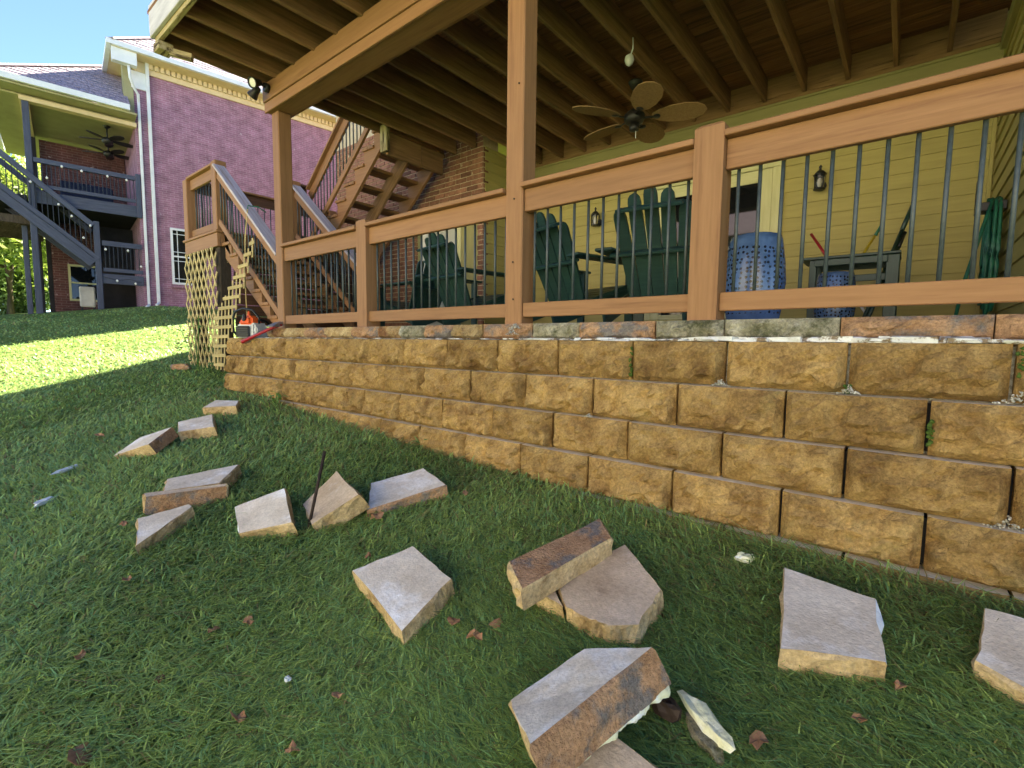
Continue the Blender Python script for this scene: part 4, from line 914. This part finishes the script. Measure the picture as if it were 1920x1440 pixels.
# hose reel with green hose
HX, HY = .40, 4.90
hr = root('hose_reel', (HX, HY, PZ), 'green garden hose looped over a black wall hanger at the right', 'hose')
box('hanger', HX - .06, XR - .022, HY - .09, HY + .05, .96, 1.02, M['black'], hr); box('hanger_lip', HX - .08, HX - .062, HY - .11, HY + .07, .96, 1.20, M['black'], hr)
for k in range(9):
    off = k * .021 - .08; w_ = .07 + .012 * (k % 3); y0 = HY + off
    pts = [(HX + .02 + .03 * math.sin(k), y0 + w_ * math.sin(a) * (.5 + .5 * (1 - math.cos(a)) / 2) * (1.5), 1.03 - .42 * (1 - math.cos(a)) * (.85 + .04 * (k % 4)) + .006 * k) for a in np.linspace(0, 2 * math.pi, 26)]
    tube('loop', pts, .0115, M['hose'], hr)
tube('trailing_end', [(HX, HY - .12, 1.02), (HX - .05, HY - .22, .80), (HX - .12, HY - .30, .45), (HX - .16, HY - .36, .14), (HX - .3, HY - .45, PZ + .013)], .0115, M['hose'], hr)
# long handled tools
def tool(label, pa, pb, Y0, Y1, col, tip, r=.011, cut=.2):
    a, b = Vector(onY(*pa, Y0)), Vector(onY(*pb, Y1)); g = root('garden_tool', b, label, 'garden tool')
    d = (a - b) / max(.01, (a.z - b.z)); foot = b + d * (PZ + .01 - b.z)
    rod('handle', foot, a.lerp(foot, cut), r, M[col], g); rod('grip', a.lerp(foot, cut), a, r * 1.15, M[tip], g); return g
tool('long tool with a red grip leaning behind the blue stool', (1521, 439), (1570, 510), 5.60, 5.40, 'grey_plastic', 'red', cut=.35)
tool('yellow handled tool with a green tip leaning by the house wall', (1656, 418), (1620, 474), 5.65, 5.50, 'yellow', 'hose', cut=.12)
tool('short black gripped tool leaning at the right end of the side table', (1696, 436), (1679, 476), 5.62, 5.48, 'green_paint', 'black', r=.016, cut=.16)
tool('tallest dark green handled tool leaning beside the side table', (1711, 386), (1672, 476), 5.66, 5.44, 'green_paint', 'green_paint', r=.016)
# thin extension cord hooked over the stair rail
tube_pts = [(-6.02, 2.52, 1.50), (-6.03, 2.53, 1.545), (-5.98, 2.62, 1.54), (-5.95, 2.70, 1.49)]
cord = root('green_cord', (-6.0, 2.52, .2), 'thin green cord hooked over the lower stair handrail', 'cord')
tube('loop', tube_pts, .007, M['hose'], cord); tube('drop', [(-6.02, 2.52, 1.50), (-6.06, 2.50, 1.2), (-6.08, 2.49, .7), (-6.06, 2.49, .25)], .007, M['lattice'], cord)
# leafy weeds at the lattice foot
def weed(name, label, base, n, h, spread, seed, col):
    rg = random.Random(seed); v, f = [], []
    for k in range(n):
        a = rg.uniform(0, 6.28); r = rg.uniform(0, spread); z = rg.uniform(.15, 1) * h; c = Vector((r * math.cos(a), r * math.sin(a) * .6, z)); L = rg.uniform(.05, .10); az = rg.uniform(0, 6.28)
        d = Vector((math.cos(az), math.sin(az), rg.uniform(-.5, .4))).normalized(); s = d.cross(Vector((0, 0, 1))).normalized() * L * .24; i = len(v)
        v += [c, c + d * L * .5 + s, c + d * L, c + d * L * .5 - s]; f.append((i, i + 1, i + 2, i + 3))
    m = plain('weed_leaf_%d' % seed, col, rough=.6, rnd=0); r0 = root(name, base, label, 'plant'); mesh('leaves', v, f, m, r0, T(base))
    for k in range(5): rod('stem', base, base + Vector((rg.uniform(-1, 1) * spread, rg.uniform(-.5, .5) * spread, h * rg.uniform(.7, 1))), .004, m, r0, n=5)
weed('vine', 'leafy green vine growing through the foot of the diagonal lattice', Vector((-7.55, 2.44, float(zt(-7.55, 2.44)))), 130, .75, .38, 3, (.10, .21, .035))
weed('weed', 'broad leaved green weed in the grass by the wall end', Vector(ground_hit(392, 700)), 26, .16, .16, 5, (.09, .20, .05))
weed('weed', 'small bright weed sprouting at the foot of the wall', Vector(ground_hit(518, 762)), 22, .14, .10, 6, (.13, .26, .04))
weed('weed', 'little pale weed at the wall foot above the long pale capstone', Vector(ground_hit(793, 838)), 14, .10, .07, 8, (.15, .24, .05))
# ================================================================== NEIGHBOUR'S HOUSE (local x along the wall, y away from us, z up)
K = 1.111; NC = Vector((-15.71, 3.89, .76)) * K
NROT = math.radians(81.7); NF = T(NC) @ Rz(NROT)
def nz(z): return z * K - NC.z
nb = root('brick_house', NC, 'plum brick house with lavender shingle roof across the lawn', 'house', rotz=NROT)
def nbox(name, s0, s1, y0, y1, z0, z1, mat, parent=None, bev=0.): return box(name, s0 * K, s1 * K, y0, y1, nz(z0), nz(z1), mat, parent or nb, bev, NF)
def nmesh(name, v, f, mat, parent=None): return mesh(name, [(a * K, b, nz(c)) for a, b, c in v], f, mat, parent or nb, NF)
# brick volume of the tall part
def brickbox(name, s0, s1, y0, y1, z0, z1, mat, parent=None):
    x0, x1, a, b = s0 * K, s1 * K, nz(z0), nz(z1)
    o = mesh(name, [(x0, y0, a), (x1, y0, a), (x1, y0, b), (x0, y0, b)], [(0, 1, 2, 3)], mat, parent or nb, NF)
    for nm, v in (('side_wall', [(x0, y1, a), (x0, y0, a), (x0, y0, b), (x0, y1, b)]), ('side_wall', [(x1, y0, a), (x1, y1, a), (x1, y1, b), (x1, y0, b)])):
        L = abs(y1 - y0); q = NF @ T((v[0][0], (y0 + y1) / 2, (a + b) / 2)) @ Rz(math.pi / 2)
        mesh(nm, [(-L / 2, 0, -(b - a) / 2), (L / 2, 0, -(b - a) / 2), (L / 2, 0, (b - a) / 2), (-L / 2, 0, (b - a) / 2)], [(0, 1, 2, 3)], mat, o, q)
    return o
TOPW = 6.80
brickbox('wall', 0, 14, 0, 6, -.6, TOPW, M['nb_brick'])
nbox('frieze_board', .05, 14, -.05, -.002, 6.77, 7.02, M['nb_trim'])
nbox('corner_block', -.04, .30, -.045, -.003, 6.35, 6.765, M['white'])
nbox('eave_soffit', -.42, 14, -.50, 6, 7.025, 7.06, M['nb_trim'])
for k in range(70):                                        # dentil blocks under the eave
    nbox('dentil', .34 + k * .12, .34 + k * .12 + .085, -.11, -.052, 6.90, 7.022, M['nb_trim'])
nbox('gutter', -.44, 14, -.60, -.503, 7.03, 7.145, M['white'])
nbox('gutter', -.52, -.425, -.60, 6, 7.03, 7.145, M['white'])
nbox('eave_end', -.425, .06, -.50, -.30, 6.72, 7.02, M['white'])
nbox('eave_return', -.20, .0, -.035, .3, 5.45, 7.02, M['nb_soffit'])
def roof_courses(name, s0, s1, y0, z0, pitch, ncourse, expo, hip_l, hip_r, parent, hipk=1.0):
    """stepped shingle courses rising away from us; hips cut the ends at 45 degrees"""
    r = nmesh(name, [(s0, y0, z0 - .02), (s1, y0, z0 - .02), (s1 - (ncourse * expo * hipk / K if hip_r else 0), y0 + ncourse * expo, z0 - .02 + ncourse * expo * pitch / K), (s0 + (ncourse * expo * hipk / K if hip_l else 0), y0 + ncourse * expo, z0 - .02 + ncourse * expo * pitch / K)], [(0, 1, 2, 3)], M['nb_shingle'], parent)
    for k in range(ncourse):
        ya, yb = y0 + k * expo, y0 + (k + 1) * expo + .01; za, zb = nz(z0) + k * expo * pitch, nz(z0) + (k + 1) * expo * pitch + .003
        a = s0 * K + (k * expo * hipk if hip_l else 0); b = s1 * K - (k * expo * hipk if hip_r else 0)
        x = a; j = 0; v = []; f = []
        while x < b - .05:                                # tabs of one course, slightly uneven
            w = min(random.choice((.22, .30, .36, .45)), b - x); up = random.choice((.012, .018, .024)); i = len(v)
            v += [(x + .006, ya, za - .004), (x + w - .006, ya, za - .004), (x + w - .006, ya, za + up), (x + .006, ya, za + up), (x + w - .006, yb, zb + .004), (x + .006, yb, zb + .004)]
            f += [(i, i + 1, i + 2, i + 3), (i + 3, i + 2, i + 4, i + 5)]; x += w
        mesh('shingle_course', v, f, M['nb_shingle'], r, NF)
    if hip_l:
        R = ncourse * expo; beam('hip_ridge', (s0 * K - .02, y0 - .02, nz(z0) + .02), (s0 * K + R * hipk, y0 + R, nz(z0) + R * pitch + .03), .22, .05, M['nb_shingle'], r, frame=NF)
    return r
roof_courses('roof', -.44, 14, -.55, 7.13, .85, 30, .15, True, False, nb)
nmesh('roof_side', [(-.44, -.55, 7.12), (-.44 + 4.5 / K, -.55 + 4.5, 7.12 + 4.5 * .85 / K), (-.44 + 4.5 / K, 6, 7.12 + 4.5 * .85 / K), (-.44, 6, 7.12)], [(0, 1, 2, 3)], M['nb_shingle'])
def downspout(x, y, z0, z1, label=None, elbow=None, w=.075):
    d = nbox('downspout', x - w / 2, x + w / 2, y, y + .06, z0, z1, M['white'], bev=.01)
    if elbow: tube('elbow', [NF @ Vector((a * K, b, nz(c))) for a, b, c in elbow], .035, M['white'], d)
    tube('shoe', [NF @ Vector((x * K, y + .03, nz(z0 + .02))), NF @ Vector((x * K - .03, y - .05, nz(z0) - .02)), NF @ Vector((x * K - .08, y - .16, nz(z0) - .05))], .035, M['white'], d)
downspout(.30, -.12, .92, 7.03); downspout(.09, -.10, .86, 6.22, elbow=[(-.10, -.40, 6.72), (-.08, -.36, 6.45), (.0, -.20, 6.30), (.09, -.09, 6.18), (.09, -.07, 6.0)], w=.06)
def window(s0, s1, z0, z1, y, parent=None, mat='white', gr=True):
    w = nbox('window', s0, s1, y - .02, y - .004, z0, z1, M[mat], parent); t = .055
    nbox('frame', s0, s1, y - .06, y - .022, z1 - t, z1, M[mat], w); nbox('frame', s0, s1, y - .06, y - .022, z0, z0 + t, M[mat], w)
    nbox('frame', s0, s0 + t, y - .058, y - .022, z0 + t, z1 - t, M[mat], w); nbox('frame', s1 - t, s1, y - .058, y - .022, z0 + t, z1 - t, M[mat], w)
    zm = (z0 + z1) / 2
    for a, b in ((z0 + t, zm - .02), (zm + .02, z1 - t)):
        nbox('pane', s0 + t, s1 - t, y - .034, y - .026, a, b, M['pane'], w)
        if gr:
            for q in (s0 + t + .10, s1 - t - .10): nbox('muntin', q - .008, q + .008, y - .042, y - .035, a, b, M[mat], w)
            for q in (a + .10, b - .10): nbox('muntin', s0 + t, s1 - t, y - .0425, y - .0345, q - .008, q + .008, M[mat], w)
    nbox('sash_rail', s0 + t, s1 - t, y - .050, y - .022, zm - .02, zm + .02, M[mat], w); return w
window(.63, 1.40, 1.47, 2.97, -.003)
nbox('window_sill', .60, 1.43, -.07, -.003, 1.38, 1.465, M['nb_brick'])
# covered porch: back walls, ceiling, roof
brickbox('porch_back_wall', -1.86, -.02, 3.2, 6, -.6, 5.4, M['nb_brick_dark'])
nbox('porch_ceiling', -2.4, .0, -.05, 3.2, 5.46, 5.50, M['nb_soffit'])
nbox('porch_beam', -2.10, .02, -.12, .10, 5.36, 5.455, M['nb_trim'])
nbox('porch_beam', -2.10, -1.94, .11, 3.2, 5.36, 5.455, M['nb_trim'])
nbox('porch_soffit', -2.62, .0, -.55, 6, 5.52, 5.56, M['nb_soffit'])
nbox('gutter', -2.66, -.14, -.66, -.56, 5.57, 5.70, M['white']); nbox('gutter', -2.74, -2.65, -.66, 6, 5.57, 5.70, M['white'])
roof_courses('porch_roof', -2.66, -.12, -.62, 5.68, .75, 17, .16, True, False, nb)
nmesh('porch_roof_side', [(-2.66, -.62, 5.67), (-2.66 + 2.72 / K, 2.1, 5.67 + 2.72 * .75 / K), (-2.66 + 2.72 / K, 6, 5.67 + 2.72 * .75 / K), (-2.66, 6, 5.67)], [(0, 1, 2, 3)], M['nb_shingle'])
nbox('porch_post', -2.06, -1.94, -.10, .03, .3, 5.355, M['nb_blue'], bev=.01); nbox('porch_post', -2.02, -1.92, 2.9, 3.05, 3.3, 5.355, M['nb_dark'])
nbox('porch_post', -.06, .04, -.11, -.01, 3.10, 4.20, M['nb_blue'], bev=.01)
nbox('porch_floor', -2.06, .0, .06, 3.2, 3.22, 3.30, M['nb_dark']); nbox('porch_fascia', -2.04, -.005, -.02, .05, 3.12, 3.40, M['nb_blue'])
nbox('porch_rail', -1.93, -.07, -.11, -.01, 4.03, 4.135, M['nb_blue']); nbox('porch_rail', -1.93, -.07, -.09, -.03, 3.47, 3.55, M['nb_blue'])
for k in range(24): nbox('porch_baluster', -1.88 + k * .077, -1.88 + k * .077 + .016, -.07, -.05, 3.55, 4.03, M['black'])
nbox('porch_rail', -2.06, -1.98, .06, 2.9, 4.03, 4.13, M['nb_blue'])
for k in range(18): nbox('porch_baluster', -2.03, -2.01, .15 + k * .155, .17 + k * .155, 3.5, 4.03, M['black'])
# dark space below with window, lower landing, stair
window(-1.44, -.74, 1.05, 2.08, 3.19, mat='trim', gr=False)
nbox('landing_fascia', -.86, .0, -.10, -.02, 1.36, 1.60, M['nb_blue']); nbox('landing_floor', -.84, .0, -.02, 2.0, 1.56, 1.60, M['nb_blue'])
nbox('landing_rail', -.80, -.005, -.10, -.02, 2.30, 2.42, M['nb_blue']); nbox('landing_rail', -.80, -.005, -.09, -.04, 1.66, 1.75, M['nb_blue'])
for k in range(9): nbox('landing_baluster', -.76 + k * .085, -.76 + k * .085 + .016, -.075, -.055, 1.75, 2.30, M['black'])
nbox('newel_post', -.95, -.83, -.14, -.01, .3, 2.86, M['nb_blue'], bev=.01)
nbox('shade_panel', -.80, -.01, 2.1, 2.2, .3, 3.1, M['nb_dark'])  # near-black panel painted for the shade under the porch
def nbeam(name, a, b, w, h, mat, parent=None): return beam(name, (a[0] * K, a[1], nz(a[2])), (b[0] * K, b[1], nz(b[2])), w, h, M[mat], parent or nb, frame=NF)
def sl(z0, s): return (s, z0 + (-.93 - s) * .893)
for yy in (-.12, 1.0):
    nbeam('stair_rail', (-3.6, yy, sl(2.73, -3.6)[1]), (-.95, yy, sl(2.73, -.95)[1]), .10, .13, 'nb_blue')
    nbeam('stair_stringer', (-3.6, yy, sl(1.85, -3.6)[1]), (-.95, yy, sl(1.85, -.95)[1]), .06, .34, 'nb_blue')
for k in range(28):
    s = -3.5 + k * .0925
    a, b = sl(2.05, s), sl(2.70, s); nbeam('stair_baluster', (s, -.12, a[1]), (s, -.12, b[1]), .018, .018, 'black')
for k in range(14):
    s = -3.5 + k * .19; nbox('stair_tread', s, s + .24, -.09, .97, sl(1.85, s)[1] - .02, sl(1.85, s)[1] + .02, M['nb_dark'])
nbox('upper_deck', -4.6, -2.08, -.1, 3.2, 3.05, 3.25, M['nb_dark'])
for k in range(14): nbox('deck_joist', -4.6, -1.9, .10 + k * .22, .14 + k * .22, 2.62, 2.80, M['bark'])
for (s, y) in ((-2.17, .35), (-1.97, 1.3), (-1.80, 2.2)): nbox('deck_post', s - .05, s + .05, y, y + .12, -.3, 2.62, M['nb_blue' if y < 1 else 'nb_dark'], bev=.01)  # deeper posts near-black, shade under the deck put into their colour
# things on the porch
def nbfan(s, y, z, label):
    p = NF @ Vector((s * K, y, nz(z))); r = root('porch_fan', p, label, 'ceiling fan', 'ceiling fans on the neighbouring porch')
    rod('downrod', p, p + Vector((0, 0, nz(5.46) - nz(z))), .02, M['black'], r); lathe('canopy', [(.03, -.08), (.09, -.02), (.09, 0)], M['black'], r, T((p.x, p.y, NC.z + nz(5.455))), n=12)
    lathe('motor', [(.05, -.12), (.13, -.07), (.13, .04), (.04, .08)], M['bronze'], r, T(p), n=16)
    for k in range(5):
        a = .35 + 2 * math.pi * k / 5; w = T(p) @ Rz(a) @ Matrix.Rotation(-.2, 4, 'X'); pr = [(.12, .03), (.25, .09), (.45, .11), (.62, .07), (.68, 0), (.62, -.07), (.45, -.11), (.25, -.09), (.12, -.03)]
        mesh('blade', [(a_, b_, .006) for a_, b_ in pr] + [(a_, b_, -.006) for a_, b_ in pr], [tuple(range(9)), tuple(range(9, 18))[::-1]] + [(i, 9 + i, 9 + (i + 1) % 9, (i + 1) % 9) for i in range(9)], M['bronze'], r, w)
nbfan(-.53, .7, 5.10, 'dark ceiling fan nearer the porch beam on the neighbouring house')
nbfan(-.45, 2.0, 5.10, 'dark ceiling fan deeper in the porch of the neighbouring house')
so_ = root('porch_sofa', NF @ Vector((-.95 * K, 1.6, nz(3.3))), 'navy sofa behind the railing of the neighbouring porch', 'sofa')
nbox('seat', -1.50, -.45, 1.3, 2.0, 3.31, 3.62, M['navy'], so_, bev=.04); nbox('backrest', -1.50, -.45, 1.10, 1.29, 3.31, 3.98, M['navy'], so_, bev=.05)
pc = root('plaid_chair', NF @ Vector((-1.15 * K, .9, nz(.72))), 'pale plaid cushioned chair under the neighbouring stair', 'chair')
nbox('seat', -1.26, -.97, .75, 1.35, .92, 1.02, M['plaid'], pc, bev=.03); nbox('backrest', -1.27, -.96, .62, .74, .78, 1.30, M['plaid'], pc, bev=.03)
for a in (-1.24, -1.0):
    for b in (.7, 1.3): nbox('leg', a, a + .03, b, b + .03, .6, .92, M['black'], pc)
sw = root('string_lights', NF @ Vector((-.9 * K, -.2, nz(2.4))), 'string of small white bulbs along the neighbouring stair and landing', 'lights')
bulbs = [(-1.72, 3.70), (-1.45, 4.02), (-1.1, 4.00), (-.62, 3.99), (-.25, 3.98), (-2.0, 3.55), (-1.55, 3.13), (-1.33, 2.90), (-1.14, 2.42), (-1.0, 2.73), (-.74, 2.2), (-.3, 2.22), (-.05, 1.85), (-.55, 1.44), (-.18, 1.40)]
for s, z in bulbs: lathe('bulb', [(.004, -.04), (.026, -.02), (.028, .0), (.012, .03)], M['bulb'], sw, NF @ T((s * K, -.19, nz(z))), n=8)
for run in ([(-.84, -.165, 1.52), (-.6, -.17, 1.47), (-.55, -.17, 1.45), (-.3, -.165, 1.50), (-.05, -.165, 1.44)], [(-2.5, -.165, 3.30), (-2.0, -.165, 2.86), (-1.5, -.165, 2.44), (-.97, -.165, 1.95)]):
    tube('wire', [NF @ Vector((a * K, b, nz(c))) for a, b, c in run], .006, M['black'], sw, n=5)

# ================================================================== TREES
def leafmat(name, c1, c2):
    m = bpy.data.materials.new(name); m.use_nodes = True; nn = m.node_tree.nodes; l = m.node_tree.links; b = nn['Principled BSDF']
    a = nn.new('ShaderNodeVertexColor'); a.layer_name = 'col'; l.new(a.outputs[0], b.inputs['Base Color']); b.inputs['Roughness'].default_value = .5
    tr = nn.new('ShaderNodeBsdfTranslucent'); l.new(a.outputs[0], tr.inputs[0]); mx = nn.new('ShaderNodeMixShader'); mx.inputs[0].default_value = .4
    l.new(b.outputs[0], mx.inputs[1]); l.new(tr.outputs[0], mx.inputs[2]); l.new(mx.outputs[0], nn['Material Output'].inputs[0]); return m
LM = leafmat('tree_leaf', 0, 0)
def tree(name, label, base, h, rad, c1, c2, seed, nl=7000, z0=.25, leaf=.105, group='trees beyond the neighbouring house'):
    rg = np.random.default_rng(seed); r0 = root(name, base, label, 'tree', group); b = Vector(base)
    tube('trunk', [b - Vector((0, 0, .3)), b + Vector((.1, .05, h * .3)), b + Vector((-.1, .1, h * .6)), b + Vector((0, 0, h * .88))], .2, M['bark'], r0, radii=[h * .028, h * .021, h * .013, h * .003])
    for k in range(6):
        a = k * 1.05 + seed; z = h * (.3 + .08 * k); e = b + Vector((math.cos(a) * rad * .75, math.sin(a) * rad * .75, z + h * .18))
        tube('limb', [b + Vector((0, 0, z)), b.lerp(e, .5) + Vector((0, 0, z * .5 + .1)), e], .05, M['bark'], r0, n=5, radii=[h * .010, h * .007, h * .002])
    nc = 60; u = rg.normal(0, 1, (nc, 3)); u /= np.linalg.norm(u, axis=1)[:, None]; q = rg.random(nc) ** .45
    cc = u * q[:, None] * np.array([rad, rad, h * (1 - z0) / 2]) * .88; cc[:, 2] += h * (z0 + (1 - z0) / 2)
    ci = rg.integers(0, nc, nl); P = cc[ci] + rg.normal(0, 1, (nl, 3)) * rad * .135
    d = rg.normal(0, 1, (nl, 3)); d /= np.linalg.norm(d, axis=1)[:, None]; e = np.cross(d, rg.normal(0, 1, (nl, 3))); e /= np.linalg.norm(e, axis=1)[:, None]
    s = leaf * rg.uniform(.6, 1.3, nl)[:, None]
    V = np.stack([P - d * s, P + e * s * .5, P + d * s, P - e * s * .5], 1).reshape(-1, 3)
    me = bpy.data.meshes.new('crown'); me.from_pydata(V.tolist(), [], (np.arange(nl)[:, None] * 4 + [0, 1, 2, 3]).tolist())
    t = np.clip(rg.normal(.5, .28, nc)[ci] + rg.normal(0, .15, nl), 0, 1)[:, None]; c = np.array(c1) * (1 - t) + np.array(c2) * t
    C = np.ones((nl, 4, 4), np.float32); C[:, :, :3] = c[:, None, :]
    at = me.color_attributes.new('col', 'FLOAT_COLOR', 'POINT'); at.data.foreach_set('color', C.ravel()); me.materials.append(LM)
    link(bpy.data.objects.new('crown', me), r0, T(base))
def at_px(x, d): r = ray(x, 620); r = r / math.hypot(r[0], r[1]) * d; return (r[0], r[1], float(zt(r[0], r[1])) - .1)
YG, DG = ((.14, .22, .03), (.34, .40, .08)), ((.07, .12, .03), (.18, .25, .07))
tree('broadleaf_tree', 'bright yellow-green tree behind the neighbouring stair posts', at_px(22, 27), 6.3, 2.9, *YG, 11, nl=17000)
tree('broadleaf_tree', 'darker green low tree at the far left edge of the lawn', at_px(-6, 31), 4.0, 2.4, *DG, 12, nl=15000, z0=.05)
tree('broadleaf_tree', 'sunlit tree at the far left, tallest by the frame edge', at_px(-40, 33), 8.6, 3.6, *YG, 13, nl=17000)
tree('broadleaf_tree', 'green tree seen between the two neighbouring deck posts', at_px(66, 31), 6.0, 2.8, *DG, 14, nl=15000, z0=.08)
tree('bush', 'low rounded bush behind the neighbouring deck posts', at_px(40, 33), 2.2, 1.9, *DG, 15, nl=3500, z0=.0, leaf=.09)
tree('broadleaf_tree', 'hazy tall tree behind the neighbouring upper stair rail', at_px(40, 46), 11.5, 5.0, *YG, 16, nl=17000)

# ================================================================== HOUSE ADDED BEHIND THE CAMERA (bounces warm light, faint in the door glass)
bh = root('added_rear_house', (0, -13, -2.2), 'cream house added behind the camera for warm bounce light, faint in the door glass', 'house')
box('wall', -14, 12, -22, -12.5, -3.0, 5.0, pmat('cream_siding', (.44, .40, .32), (.50, .455, .37), scale=2, stretch=(1, 10, 10), rough=.8), bh, bev=0)
mesh('roof', [(-14.6, -12, 5.0), (12.6, -12, 5.0), (12.6, -17, 8.2), (-14.6, -17, 8.2), (-14.6, -22.5, 5.0), (12.6, -22.5, 5.0)], [(0, 1, 2, 3), (3, 2, 5, 4), (0, 3, 4), (1, 5, 2), (0, 4, 5, 1)], M['nb_shingle'], bh)
for x in (-10, -6.5, -2, 2.2, 6.5):
    for z in (-1.2, 1.9):
        w = box('window', x, x + 1.2, -12.495, -12.45, z, z + 1.5, M['white'], bh); box('pane', x + .08, x + 1.12, -12.448, -12.44, z + .08, z + 1.42, M['pane'], w, bev=0)
